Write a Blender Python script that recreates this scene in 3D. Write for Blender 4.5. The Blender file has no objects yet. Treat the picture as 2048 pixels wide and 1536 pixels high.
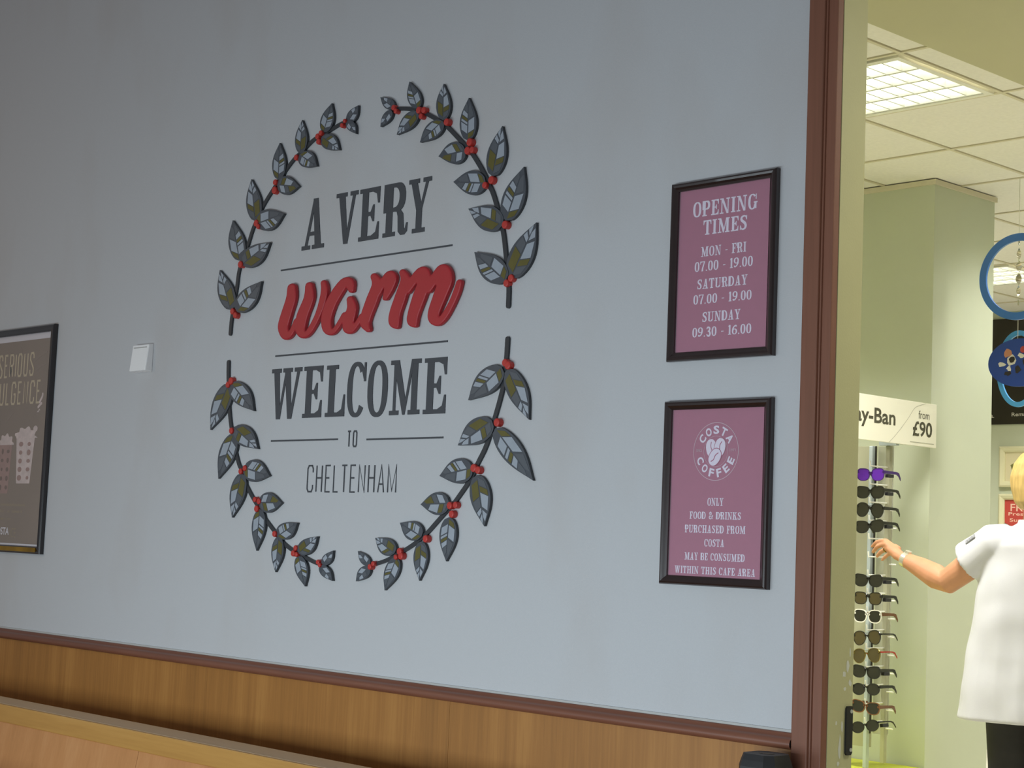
import bpy, bmesh, math, random
from mathutils import Vector, Matrix, noise
from mathutils.geometry import tessellate_polygon

scene = bpy.context.scene
C = scene.collection

# ------------------------------------------------------------------ camera, world, lights, exposure
# X runs along the mural wall to the right, Y into the wall (its face is Y = 0), Z up.  Metres.
CAM_D, CAM_Z = 3.288, 1.25
YAW, PITCH, ROLL, FOCAL_PX = 0.81702, 0.09311, 0.04117, 3462.25
def make_camera():
    f = Vector((-math.sin(YAW)*math.cos(PITCH), math.cos(YAW)*math.cos(PITCH), math.sin(PITCH)))
    r = Vector((math.cos(YAW), math.sin(YAW), 0)); u = r.cross(f)
    c, s = math.cos(ROLL), math.sin(ROLL)
    r, u = c*r + s*u, -s*r + c*u
    cd = bpy.data.cameras.new('camera'); cd.sensor_width = 36.0; cd.lens = FOCAL_PX/2048*36.0
    cd.clip_start = 0.05; cd.clip_end = 100
    co = bpy.data.objects.new('camera', cd); C.objects.link(co)
    m = Matrix((r, u, -f)).transposed().to_4x4(); m.translation = Vector((0, -CAM_D, CAM_Z))
    co.matrix_world = m
    scene.camera = co
make_camera()

world = bpy.data.worlds.new('world'); scene.world = world; world.use_nodes = True
bg = world.node_tree.nodes['Background']
bg.inputs[0].default_value = (0.66, 0.68, 0.72, 1); bg.inputs[1].default_value = 0.262

def area_light(name, loc, target, sx, sy, power, color, spread=None):
    ld = bpy.data.lights.new(name, 'AREA'); ld.shape = 'RECTANGLE'; ld.size = sx; ld.size_y = sy
    ld.energy = power; ld.color = color
    if spread: ld.spread = math.radians(spread)
    o = bpy.data.objects.new(name, ld); C.objects.link(o); o.location = loc
    o.rotation_euler = (Vector(target) - Vector(loc)).to_track_quat('-Z', 'Y').to_euler()
    return o
# unseen daylight: area light shaped and placed to fit the mural wall's brightness
area_light('fitted_daylight', (-3.0, -3.8, 0.52), (-3.0, 0.0, 0.52), 6.0, 0.95, 54, (0.80, 0.93, 1.0), 110)
# warm pendant lamps deeper in the cafe, out of frame to the left
area_light('cafe_pendant_light', (-7.2, -2.6, 2.3), (-6.6, 0.0, 1.2), 0.5, 0.5, 6, (1.0, 0.74, 0.5))

scene.view_settings.view_transform = 'Standard'
scene.view_settings.look = 'None'
scene.view_settings.exposure = 0.0
scene.view_settings.gamma = 1.0
scene.view_settings.use_curve_mapping = False

# ------------------------------------------------------------------ materials
def lin(h):
    h = h.lstrip('#'); out = []
    for i in (0, 2, 4):
        v = int(h[i:i+2], 16)/255
        out.append(v/12.92 if v <= 0.04045 else ((v+0.055)/1.055)**2.4)
    return (*out, 1)
M = {}
def mat(name, color, rough=0.6, metal=0.0, spec=0.5, noise_amt=0.0, noise_scale=30, bump=0.0, bump_scale=200,
        emit=None, trans=0.0, alpha=1.0, coat=0.0, stretch=(1, 1, 1)):
    m = bpy.data.materials.new(name); m.use_nodes = True; nt = m.node_tree; b = nt.nodes['Principled BSDF']
    col = lin(color) if isinstance(color, str) else (*color, 1)
    b.inputs['Base Color'].default_value = col
    b.inputs['Roughness'].default_value = rough; b.inputs['Metallic'].default_value = metal
    b.inputs['Specular IOR Level'].default_value = spec
    b.inputs['Transmission Weight'].default_value = trans; b.inputs['Alpha'].default_value = alpha
    b.inputs['Coat Weight'].default_value = coat
    tc = nt.nodes.new('ShaderNodeTexCoord'); mp = nt.nodes.new('ShaderNodeMapping')
    mp.inputs['Scale'].default_value = stretch; nt.links.new(tc.outputs['Object'], mp.inputs[0])
    if noise_amt:
        n = nt.nodes.new('ShaderNodeTexNoise'); n.inputs['Scale'].default_value = noise_scale; n.inputs['Detail'].default_value = 6
        nt.links.new(mp.outputs[0], n.inputs['Vector'])
        r = nt.nodes.new('ShaderNodeValToRGB')
        r.color_ramp.elements[0].position = .3; r.color_ramp.elements[1].position = .7
        r.color_ramp.elements[0].color = (*[c*(1-noise_amt) for c in col[:3]], 1)
        r.color_ramp.elements[1].color = (*[min(1, c*(1+noise_amt)) for c in col[:3]], 1)
        nt.links.new(n.outputs['Fac'], r.inputs[0]); nt.links.new(r.outputs[0], b.inputs['Base Color'])
    if bump:
        n2 = nt.nodes.new('ShaderNodeTexNoise'); n2.inputs['Scale'].default_value = bump_scale; n2.inputs['Detail'].default_value = 3
        nt.links.new(mp.outputs[0], n2.inputs['Vector'])
        bp = nt.nodes.new('ShaderNodeBump'); bp.inputs['Strength'].default_value = bump; bp.inputs['Distance'].default_value = 0.002
        nt.links.new(n2.outputs['Fac'], bp.inputs['Height']); nt.links.new(bp.outputs[0], b.inputs['Normal'])
    if emit:
        b.inputs['Emission Color'].default_value = lin(emit[0]); b.inputs['Emission Strength'].default_value = emit[1]
    M[name] = m
    return m

def wood(name, dark, mid, light, rough, axis='Z', scale=1.0, coat=0.0, fine=0.35):
    """grain streaks that run along one axis"""
    m = bpy.data.materials.new(name); m.use_nodes = True; nt = m.node_tree; b = nt.nodes['Principled BSDF']
    tc = nt.nodes.new('ShaderNodeTexCoord')
    def streak(sc, long, detail):
        mp = nt.nodes.new('ShaderNodeMapping')
        s = {'Z': (sc, sc, long), 'X': (long, sc, sc), 'Y': (sc, long, sc)}[axis]
        mp.inputs['Scale'].default_value = s
        n = nt.nodes.new('ShaderNodeTexNoise'); n.inputs['Scale'].default_value = 1; n.inputs['Detail'].default_value = detail
        n.inputs['Roughness'].default_value = .62
        nt.links.new(tc.outputs['Object'], mp.inputs[0]); nt.links.new(mp.outputs[0], n.inputs['Vector'])
        return n
    n1 = streak(9*scale, .6*scale, 5); n2 = streak(110*scale, 4*scale, 3)
    mx = nt.nodes.new('ShaderNodeMix'); mx.data_type = 'FLOAT'; mx.inputs['Factor'].default_value = fine
    nt.links.new(n1.outputs['Fac'], mx.inputs['A']); nt.links.new(n2.outputs['Fac'], mx.inputs['B'])
    r = nt.nodes.new('ShaderNodeValToRGB'); e = r.color_ramp.elements
    e[0].position = .28; e[0].color = lin(dark); e[1].position = .74; e[1].color = lin(light)
    q = e.new(.5); q.color = lin(mid)
    nt.links.new(mx.outputs['Result'], r.inputs[0]); nt.links.new(r.outputs[0], b.inputs['Base Color'])
    b.inputs['Roughness'].default_value = rough; b.inputs['Coat Weight'].default_value = coat; b.inputs['Coat Roughness'].default_value = .25
    bp = nt.nodes.new('ShaderNodeBump'); bp.inputs['Strength'].default_value = .12; bp.inputs['Distance'].default_value = .001
    nt.links.new(n2.outputs['Fac'], bp.inputs['Height']); nt.links.new(bp.outputs[0], b.inputs['Normal'])
    M[name] = m
    return m

def wall_paint(name, base, lamp_tint, amount):  # warm lamp reflection mixed into the wall colour in random patches
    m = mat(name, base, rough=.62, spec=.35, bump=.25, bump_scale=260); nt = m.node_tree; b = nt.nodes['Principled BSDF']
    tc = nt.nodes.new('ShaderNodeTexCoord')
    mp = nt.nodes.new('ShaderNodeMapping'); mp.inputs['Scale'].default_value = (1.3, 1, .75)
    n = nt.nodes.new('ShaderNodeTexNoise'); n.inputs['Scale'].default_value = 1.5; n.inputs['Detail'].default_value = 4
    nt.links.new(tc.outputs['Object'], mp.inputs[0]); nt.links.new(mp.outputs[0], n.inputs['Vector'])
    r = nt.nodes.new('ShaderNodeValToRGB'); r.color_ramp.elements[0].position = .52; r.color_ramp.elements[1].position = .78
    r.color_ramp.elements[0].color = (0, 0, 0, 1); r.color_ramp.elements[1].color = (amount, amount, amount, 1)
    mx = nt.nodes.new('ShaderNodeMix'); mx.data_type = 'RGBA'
    mx.inputs['A'].default_value = lin(base); mx.inputs['B'].default_value = lin(lamp_tint)
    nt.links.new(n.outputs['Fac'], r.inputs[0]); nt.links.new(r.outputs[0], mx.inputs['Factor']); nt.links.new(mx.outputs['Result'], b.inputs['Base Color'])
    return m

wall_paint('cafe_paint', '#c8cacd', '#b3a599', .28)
mat('shop_paint', '#ccd2ba', .7, noise_amt=.02, noise_scale=3, bump=.1)
mat('shop_reveal_paint', '#c6c28f', .6, noise_amt=.03, noise_scale=6, bump=.15)
mat('soffit_paint', '#c6c29f', .75, noise_amt=.02, noise_scale=3)
mat('ceiling_tile', '#f2efe6', .9, noise_amt=.03, noise_scale=60, bump=.2, bump_scale=120)
mat('ceiling_bar', '#dcd5bb', .6)
mat('plinth_paint', '#c9cf3c', .5, noise_amt=.05)
mat('shop_floor', '#cdc8b8', .5, noise_amt=.08, noise_scale=8)
wood('cafe_floor', '#4a3524', '#63482f', '#7a5a3a', .4, 'X', .6)
wood('oak_panel', '#8d5e27', '#a56f31', '#ba8340', .5, 'Z', 1.0, .03)
wood('oak_bench', '#b67e48', '#c58b55', '#d29b66', .45, 'Z', .8, .1, .3)
wood('oak_bench_edge', '#b0803e', '#c2924c', '#cfa15e', .4, 'X', .9, .15, .3)
wood('oak_bench_top_lit', '#d2b690', '#dec29c', '#e8cea9', .5, 'X', .9, .1, .3)  # paler than the other oak: light from above put into the colour
wood('mahogany', '#744a36', '#865641', '#96654e', .6, 'Z', .8, 0.0, .3)
wood('mahogany_rail', '#6a4130', '#7c4d3a', '#8d5c47', .42, 'X', .8, .05, .3)
mat('paint_chip', '#dcdccb', .7)
mat('black_metal', '#1d1b1b', .45, noise_amt=.1)
mat('screw_white', '#cfcfc4', .4, metal=.4)
mat('black_rubber', '#232325', .5, noise_amt=.15, noise_scale=15)
mat('dust_brown', '#4b4137', .7)
mat('frame_wood', '#2a1a18', .28, coat=.5, noise_amt=.12, noise_scale=50)
mat('poster_frame', '#1f1b1d', .25, coat=.6, noise_amt=.1, noise_scale=50)
mat('sign_mauve', '#a85275', .6, noise_amt=.02, noise_scale=40)
mat('sign_print', '#e6dcee', .6)
mat('sign_print_dim', '#c9a3b4', .6)
mat('glazing', '#ffffff', .04, alpha=.07, spec=.5)
mat('mural_grey', '#474b51', .55, noise_amt=.04, noise_scale=60)
mat('leaf_slate', '#4c525a', .42, noise_amt=.06, noise_scale=40)
mat('leaf_edge', '#34383d', .45)
mat('leaf_light', '#a4adb8', .4, noise_amt=.05, noise_scale=40)
mat('leaf_mid', '#5a6067', .42)
mat('leaf_olive', '#655f2b', .42, noise_amt=.08, noise_scale=40)
mat('berry_red', '#c23a33', .45)
mat('warm_red', '#b52b33', .45, noise_amt=.03, noise_scale=30)
mat('white_plastic', '#fdfdfd', .35)
mat('white_vent', '#b9b9b6', .5)
mat('poster_brown', '#7d6753', .35, noise_amt=.12, noise_scale=3)  # lightened so the glare of the glazing sits in the print colour
mat('poster_gold', '#c2ae8c', .35, noise_amt=.15, noise_scale=14)
mat('poster_text_dim', '#8c7858', .5)
mat('poster_white', '#d8d2d8', .5)
mat('poster_steam', '#836e5e', .5)
mat('poster_pink', '#9a7469', .5, noise_amt=.12, noise_scale=25)
mat('poster_cream', '#cdb9b4', .5, noise_amt=.15, noise_scale=35)
mat('poster_choc', '#6a4a38', .5, noise_amt=.1)
mat('glint_gold', '#b58a2a', .25, metal=.8, noise_amt=.3, noise_scale=9)
mat('sign_white', '#f4f2df', .5)
mat('sign_ink', '#4d4b39', .6)
mat('sign_line', '#b9b8a4', .6)
mat('panel_grey', '#a9a88f', .35, spec=.5)
mat('rail_metal', '#bcc7cc', .3)
mat('rail_dark', '#35332c', .4)
mat('acrylic', '#c3c2b0', .15, alpha=.5, spec=.6)
mat('peg_clear', '#f6f6ec', .3, spec=.6)
mat('glass_black', '#1c1a17', .22, coat=.4)
mat('glass_brown', '#6e4526', .25, coat=.4)
mat('glass_red', '#b32a24', .25, coat=.4)
mat('glass_white', '#e9e6da', .3, coat=.3)
mat('glass_purple', '#3a1a66', .2, coat=.5)
mat('glass_gold', '#8d7a3f', .25, metal=.8)
mat('lens_dark', '#26241b', .08, spec=.7)
mat('lens_brown', '#4c4225', .1, spec=.7)
mat('lens_purple', '#7a3bd0', .08, metal=.55)
mat('skin', '#c28a66', .55, noise_amt=.05, noise_scale=25)
mat('tunic_white', '#cbcbcf', .8, bump=.15, bump_scale=500)
mat('logo_grey', '#8f9094', .7)
mat('trouser_black', '#232220', .85, noise_amt=.1)
mat('shoe_black', '#151515', .4)
mat('hair_blonde', '#c2a464', .5, noise_amt=.18, noise_scale=18, stretch=(4, 4, .8))
mat('watch_silver', '#d6d2c2', .25, metal=.6)
mat('eye_white', '#eeeeea', .2)
mat('iris_blue', '#4a6a80', .2)
mat('lip', '#b8675c', .5)
mat('ring_blue', '#3f78c8', .3, coat=.3)
mat('disc_blue', '#27479c', .35)
mat('ring_light_blue', '#4fa0da', .3)
mat('tinsel', '#cfcab4', .2, metal=.7)
mat('nylon', '#d9d7c4', .3)
mat('poster_black', '#2b261f', .4)
mat('print_tan', '#c08468', .6)
mat('print_white', '#e0ddd6', .6)
mat('print_black', '#2a2527', .6)
mat('print_red', '#b04040', .6)
mat('frame_cream', '#dfdbb5', .5)
mat('paper_cream', '#e2d8b2', .7)
mat('print_green', '#7f7f4a', .7, noise_amt=.25, noise_scale=25)
mat('print_olive', '#57512f', .7)
mat('poster_red', '#c44a42', .6)
mat('poster_red_text', '#f1c8b4', .6)
mat('poster_blue_grey', '#96a6a6', .6)
mat('troffer_white', '#f3f2e6', .5)
mat('troffer_blade', '#e6e8e2', .25, metal=.25)
mat('tube', '#ffffff', .5, emit=('#fffbe8', 14.0))

# ------------------------------------------------------------------ mesh helpers
ORIGIN = {}          # world position of every object built, by name
class MB:
    def __init__(s): s.v = []; s.f = []; s.m = []
    def add(s, v, f, mi=0):
        o = len(s.v); s.v += [tuple(p) for p in v]
        for q in f: s.f.append([i+o for i in q]); s.m.append(mi)
        return s
    def box(s, x0, x1, y0, y1, z0, z1, mi=0):
        v = [(x, y, z) for z in (z0, z1) for y in (y0, y1) for x in (x0, x1)]
        return s.add(v, [(0,2,3,1), (4,5,7,6), (0,1,5,4), (2,6,7,3), (0,4,6,2), (1,3,7,5)], mi)
    def prism(s, contours, y_back, y_front, mi=0, side=None, back=False):
        """2D contours (outer, holes) in XZ, extruded between two Y planes; y_front faces -Y"""
        flat = [p for c in contours for p in c]
        tri = tessellate_polygon([[Vector((p[0], p[1], 0)) for p in c] for c in contours])
        v = [(p[0], y_front, p[1]) for p in flat]
        out = []
        for t in tri:
            a, b, c = (flat[i] for i in t)
            area = (b[0]-a[0])*(c[1]-a[1]) - (b[1]-a[1])*(c[0]-a[0])
            if abs(area) < 1e-14: continue
            out.append(t if area > 0 else (t[0], t[2], t[1]))
        s.add(v, out, mi)
        if back:
            s.add([(p[0], y_back, p[1]) for p in flat], [(t[0], t[2], t[1]) for t in out], mi)
        if abs(y_back-y_front) > 1e-6:
            for ci, c in enumerate(contours):
                ar = sum(c[i-1][0]*c[i][1] - c[i][0]*c[i-1][1] for i in range(len(c)))
                if (ar < 0) != (ci > 0): c = c[::-1]
                n = len(c); vv = [(p[0], y_front, p[1]) for p in c] + [(p[0], y_back, p[1]) for p in c]
                s.add(vv, [(i, i+n, (i+1) % n+n, (i+1) % n) for i in range(n)], mi if side is None else side)
        return s
    def tube(s, pts, rad, n=10, mi=0, cap=True):
        pts = [Vector(p) for p in pts]; rad = rad if isinstance(rad, (list, tuple)) else [rad]*len(pts)
        rings = []; prev = None
        for i, p in enumerate(pts):
            d = (pts[min(i+1, len(pts)-1)] - pts[max(i-1, 0)]).normalized()
            if prev is None:
                a = Vector((0, 0, 1)) if abs(d.z) < .9 else Vector((1, 0, 0))
                u = d.cross(a).normalized()
            else:
                u = (prev - d*prev.dot(d)).normalized()
            prev = u; w = d.cross(u)
            r = rad[i]; ru, rw = (r if isinstance(r, tuple) else (r, r))
            rings.append([p + u*math.cos(2*math.pi*k/n)*ru + w*math.sin(2*math.pi*k/n)*rw for k in range(n)])
        v = [q for r in rings for q in r]; f = []
        for i in range(len(rings)-1):
            for k in range(n):
                f.append((i*n+k, i*n+(k+1) % n, (i+1)*n+(k+1) % n, (i+1)*n+k))
        if cap:
            f.append(tuple(range(n))[::-1]); f.append(tuple((len(rings)-1)*n+k for k in range(n)))
        return s.add(v, f, mi)
    def loft(s, sections, n=24, mi=0, power=2.0):
        """closed stack of (centre, half-axis u vector, half-axis v vector)"""
        rings = []
        for c, u, w in sections:
            c, u, w = Vector(c), Vector(u), Vector(w); ring = []
            for k in range(n):
                a = 2*math.pi*k/n; ca, sa = math.cos(a), math.sin(a)
                ca = math.copysign(abs(ca)**(2/power), ca); sa = math.copysign(abs(sa)**(2/power), sa)
                ring.append(c + u*ca + w*sa)
            rings.append(ring)
        v = [q for r in rings for q in r]; f = []
        for i in range(len(rings)-1):
            for k in range(n):
                f.append((i*n+k, i*n+(k+1) % n, (i+1)*n+(k+1) % n, (i+1)*n+k))
        f.append(tuple(range(n))[::-1]); f.append(tuple((len(rings)-1)*n+k for k in range(n)))
        return s.add(v, f, mi)
    def ball(s, c, rx, ry, rz, n=16, m=10, mi=0):
        c = Vector(c); v = []; f = []
        for i in range(m+1):
            t = math.pi*i/m
            for k in range(n):
                a = 2*math.pi*k/n
                v.append(c + Vector((rx*math.sin(t)*math.cos(a), ry*math.sin(t)*math.sin(a), rz*math.cos(t))))
        for i in range(m):
            for k in range(n):
                f.append((i*n+k, (i+1)*n+k, (i+1)*n+(k+1) % n, i*n+(k+1) % n))
        return s.add(v, f, mi)
    def build(s, name, mats, parent=None, bevel=0, seg=2, smooth=False, recalc=False, origin=None):
        if not isinstance(mats, (list, tuple)): mats = [mats]
        me = bpy.data.meshes.new(name)
        o0 = Vector(origin) if origin is not None else Vector((0, 0, 0))
        me.from_pydata([tuple(Vector(p)-o0) for p in s.v], [], s.f)
        for m in mats: me.materials.append(M[m])
        me.polygons.foreach_set('material_index', s.m)
        if bevel or recalc:
            bm = bmesh.new(); bm.from_mesh(me); bmesh.ops.remove_doubles(bm, verts=bm.verts, dist=1e-6)
            bmesh.ops.recalc_face_normals(bm, faces=bm.faces)
            if bevel:
                ed = [e for e in bm.edges if len(e.link_faces) == 2 and e.calc_face_angle(0) > .5]
                bmesh.ops.bevel(bm, geom=ed, offset=bevel, segments=seg, affect='EDGES', profile=.5, clamp_overlap=True)
            bm.to_mesh(me); bm.free()
        if smooth: me.polygons.foreach_set('use_smooth', [True]*len(me.polygons))
        me.update()
        o = bpy.data.objects.new(name, me); C.objects.link(o)
        if parent is not None: o.parent = parent
        o.location = o0 - (ORIGIN[parent.name] if parent is not None else Vector((0, 0, 0)))
        ORIGIN[o.name] = o0
        return o

def empty(name, loc=(0, 0, 0)):
    o = bpy.data.objects.new(name, None); C.objects.link(o); o.location = loc; ORIGIN[o.name] = Vector(loc)
    o.empty_display_size = .05
    return o
def tag(o, label, cat, group=None):
    o['label'] = label; o['category'] = cat
    if group: o['group'] = group
    return o
def struct(o, label=None):
    o['kind'] = 'structure'
    if label: o['label'] = label
    return o

def catmull(pts, sub=8):
    out = []; n = len(pts)
    for i in range(n-1):
        p0, p1, p2, p3 = pts[max(i-1, 0)], pts[i], pts[i+1], pts[min(i+2, n-1)]
        for k in range(sub):
            t = k/sub
            out.append(tuple(.5*((2*b) + (c-a)*t + (2*a-5*b+4*c-d)*t*t + (3*b-a-3*c+d)*t**3) for a, b, c, d in zip(p0, p1, p2, p3)))
    out.append(tuple(pts[-1]))
    return out
def ribbon(path, half, round_cap=False, kx=1.0):
    """outline of a stroke; path 2D, half = width/2 (number or list); kx: nib wider in x"""
    n = len(path); half = half if isinstance(half, (list, tuple)) else [half]*n
    P = [(x/kx, y) for x, y in path]; L = []; R = []
    def unit(a, b):
        dx, dy = b[0]-a[0], b[1]-a[1]; d = math.hypot(dx, dy) or 1e-9
        return dx/d, dy/d
    for i in range(n):
        d1 = unit(P[i-1], P[i]) if i else None
        d2 = unit(P[i], P[i+1]) if i < n-1 else None
        if d1 and d2:
            nx, ny = -(d1[1]+d2[1]), d1[0]+d2[0]; q = math.hypot(nx, ny) or 1e-9; nx /= q; ny /= q
            co = max(.8, nx*-d1[1] + ny*d1[0]); k = half[i]/co
        else:
            d = d1 or d2; nx, ny = -d[1], d[0]; k = half[i]
        L.append((P[i][0]+nx*k, P[i][1]+ny*k)); R.append((P[i][0]-nx*k, P[i][1]-ny*k))
    end = []; start = []
    if round_cap:
        for which, i, j in ((end, n-1, n-2), (start, 0, 1)):
            d = unit(P[j], P[i]); a0 = math.atan2(d[1], d[0])
            for t in range(1, 6):
                a = a0 + math.pi/2 - math.pi*t/6
                which.append((P[i][0]+half[i]*math.cos(a), P[i][1]+half[i]*math.sin(a)))
    out = L + end + R[::-1] + start
    return [(x*kx, y) for x, y in out]
def ellipse(cx, cy, rx, ry, n=24, p=2.0, a0=0, a1=2*math.pi, closed=True):
    m = n if closed else n+1; out = []
    for k in range(m):
        a = a0 + (a1-a0)*k/n; c, s = math.cos(a), math.sin(a)
        out.append((cx+rx*math.copysign(abs(c)**(2/p), c), cy+ry*math.copysign(abs(s)**(2/p), s)))
    return out

# ------------------------------------------------------------------ lettering
def R4(x0, y0, x1, y1): return [[(x0, y0), (x1, y0), (x1, y1), (x0, y1)]]
def D_shape(x0, xr, y0, y1, n=14):
    h = (y1-y0)/2; xm = max(x0, xr-h*.75)
    return [(x0, y0)] + ellipse(xm, (y0+y1)/2, xr-xm, h, n, 2.3, -math.pi/2, math.pi/2, False) + [(x0, y1)]
def bowl(x0, xr, y0, y1, th, hair, xs): return [D_shape(x0, xr, y0, y1), D_shape(xs, xr-th, y0+hair, y1-hair)]
def arc_band(w, th, hair, a0, a1, y0=0., y1=1., p=2.4):
    cx, cy, rx, ry = w/2, (y0+y1)/2, w/2, (y1-y0)/2
    a0, a1 = math.radians(a0), math.radians(a1)
    return [ellipse(cx, cy, rx, ry, 28, p, a0, a1, False) + ellipse(cx, cy, rx-th, ry-hair, 28, p, a0, a1, False)[::-1]]
def slab(ch):
    """one letter of a condensed slab serif: (width, pieces), cap height 1"""
    s = .08; foot = lambda a, b: R4(a, 0, b, s); head = lambda a, b: R4(a, 1-s, b, 1)
    stem = R4(.075, 0, .245, 1)
    up = lambda w: [[(w-.20, 1), (w-.20, 1-s), (w-.085, .87), (w-.045, .69), (w, .69), (w, 1)]]
    dn = lambda w, h=.33: [[(w-.20, 0), (w, 0), (w, h), (w-.04, h), (w-.085, .14), (w-.20, s)]]
    mid = [[(.24, .46), (.32, .465), (.385, .35), (.42, .35), (.42, .67), (.385, .67), (.32, .535), (.24, .54)]]
    if ch == 'E': return .56, [stem, foot(0, .56), head(0, .56), up(.56), dn(.56), mid]
    if ch == 'F': return .54, [stem, foot(0, .34), head(0, .54), up(.54), mid]
    if ch == 'L': return .54, [stem, foot(0, .54), head(0, .33), dn(.54, .42)]
    if ch == 'I': return .32, [stem, foot(0, .32), head(0, .32)]
    if ch == '1': return .32, [stem, foot(0, .32), [[(0, .8), (.075, .83), (.2, 1), (.075, 1)]]]
    if ch == 'T': return .6, [R4(.215, 0, .385, 1), foot(.13, .47), head(0, .6), up(.6), [[(0, 1), (0, .69), (.045, .69), (.085, .87), (.2, 1-s), (.2, 1)]]]
    if ch == 'H': return .72, [stem, R4(.475, 0, .645, 1), foot(0, .32), foot(.4, .72), head(0, .32), head(.4, .72), R4(.2, .46, .5, .54)]
    if ch == 'N': return .74, [R4(.1, 0, .175, 1), R4(.565, 0, .64, 1), [[(.075, 1), (.25, 1), (.64, 0), (.5, 0)]], foot(0, .275), head(0, .2), head(.465, .74)]
    if ch == 'M': return .9, [R4(.1, 0, .18, 1), R4(.64, 0, .81, 1), [[(.07, 1), (.25, 1), (.465, .3), (.46, 0), (.40, 0)]], [[(.41, 0), (.465, 0), (.7, 1), (.62, 1)]], foot(0, .28), foot(.56, .9), head(0, .25), head(.62, .9)]
    if ch == 'W': return .92, [[[(.06, 1), (.23, 1), (.31, 0), (.19, 0)]], [[(.24, 0), (.31, 0), (.47, .9), (.41, .9)]], [[(.395, 1), (.565, 1), (.66, 0), (.54, 0)]], [[(.59, 0), (.66, 0), (.86, .95), (.78, .95)]], head(0, .29), head(.35, .63), head(.7, .92)]
    if ch == 'V': return .62, [[[(.065, 1), (.245, 1), (.375, 0), (.255, 0)]], [[(.295, 0), (.37, 0), (.555, .95), (.475, .95)]], head(0, .31), head(.4, .62)]
    if ch == 'A': return .66, [[[(.08, .04), (.16, .04), (.375, 1), (.3, 1)]], [[(.29, 1), (.43, 1), (.57, .04), (.39, .04)]], R4(.15, .27, .46, .345), foot(0, .25), foot(.31, .66)]
    if ch == 'Y': return .66, [R4(.24, 0, .41, .46), foot(.14, .51), [[(.06, .96), (.235, .96), (.41, .44), (.24, .42)]], [[(.41, .44), (.34, .42), (.51, .96), (.59, .96)]], head(0, .31), head(.42, .66)]
    if ch == 'K': return .7, [stem, [[(.22, .42), (.22, .52), (.5, .96), (.59, .96)]], [[(.3, .57), (.43, .64), (.65, .04), (.45, .04)]], foot(0, .32), foot(.37, .7), head(0, .32), head(.41, .67)]
    if ch == 'U': return .7, [R4(.075, .22, .245, 1), R4(.53, .22, .605, 1), head(0, .32), head(.44, .7), [[(x+.075, y) for x, y in arc_band(.53, .16, .09, 180, 360, 0, .46)[0]]]]
    if ch == 'P': return .58, [stem, foot(0, .35), bowl(0, .58, .42, 1, .16, s, .24)]
    if ch == 'R': return .66, [stem, foot(0, .33), bowl(0, .58, .46, 1, .16, s, .24), [[(.3, .53), (.44, .5), (.53, .4), (.565, .13), (.59, .09), (.62, .22), (.66, .22), (.65, .06), (.58, 0), (.48, 0), (.41, .07), (.39, .36), (.36, .45), (.3, .46)]]]
    if ch == 'B': return .62, [stem, bowl(0, .58, .47, 1, .15, s, .24), bowl(0, .62, 0, .55, .16, s, .24)]
    if ch == 'D': return .64, [stem, bowl(0, .64, 0, 1, .17, s, .24)]
    if ch in 'O0':
        w = .62 if ch == 'O' else .54
        return w, [[ellipse(w/2, .5, w/2, .5, 30, 2.4), ellipse(w/2, .5, w/2-.165, .5-s, 30, 2.4)]]
    if ch == 'C': return .6, [arc_band(.6, .165, s, 42, 322), R4(.535, .64, .6, .98), [[(.42, .94), (.55, .86), (.575, .7), (.53, .68)]]]
    if ch == 'G': return .66, [arc_band(.6, .165, s, 42, 340), R4(.535, .64, .6, .98), R4(.4, .42, .68, .42+s), R4(.46, .06, .61, .46)]
    if ch == 'S':
        p = catmull([(.5, .74), (.44, .9), (.29, .945), (.14, .86), (.12, .7), (.23, .58), (.36, .47), (.44, .3), (.4, .13), (.27, .055), (.12, .1), (.06, .26)], 4)
        h = [.04 + .05*math.sin(math.pi*i/(len(p)-1))**2 for i in range(len(p))]
        return .55, [[ribbon(p, h)], R4(.48, .68, .53, .98), R4(.03, .02, .08, .32)]
    if ch == '3':
        return .54, [[ribbon(catmull([(.08, .76), (.16, .93), (.32, .93), (.41, .76), (.33, .58), (.2, .53)], 5), [.045 + .045*math.sin(math.pi*i/25) for i in range(26)])],
                     [ribbon(catmull([(.2, .53), (.37, .5), (.45, .28), (.37, .07), (.2, .06), (.08, .24)], 5), [.045 + .05*math.sin(math.pi*i/25) for i in range(26)])]]
    if ch in '69':
        g = [[ellipse(.28, .3, .28, .3, 26, 2.2), ellipse(.28, .3, .125, .215, 26, 2.2)],
             [ribbon(catmull([(.47, .93), (.34, .9), (.19, .76), (.1, .56), (.085, .34)], 5), [.045 + .04*i/20 for i in range(21)])],
             [ellipse(.45, .86, .08, .085, 14)]]
        if ch == '9': g = [[[(.56-x, 1-y) for x, y in c] for c in pc] for pc in g]
        return .56, g
    if ch == '7': return .54, [head(0, .54), [[(.43, .95), (.54, .95), (.36, .3), (.34, 0), (.16, 0), (.2, .3)]], [[(0, 1), (0, .7), (.045, .7), (.085, .87), (.2, 1-s), (.2, 1)]]]
    if ch == '&':
        return .74, [[ribbon(catmull([(.68, .5), (.57, .2), (.36, .05), (.15, .12), (.12, .32), (.29, .5), (.43, .7), (.4, .9), (.27, .95), (.17, .84), (.23, .64), (.44, .3), (.68, .05)], 5), .065)], R4(.55, .47, .74, .54)]
    if ch == '.': return .18, [R4(.03, 0, .15, .13)]
    if ch == '-': return .34, [R4(.04, .38, .3, .46)]
    return .34, []
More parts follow.
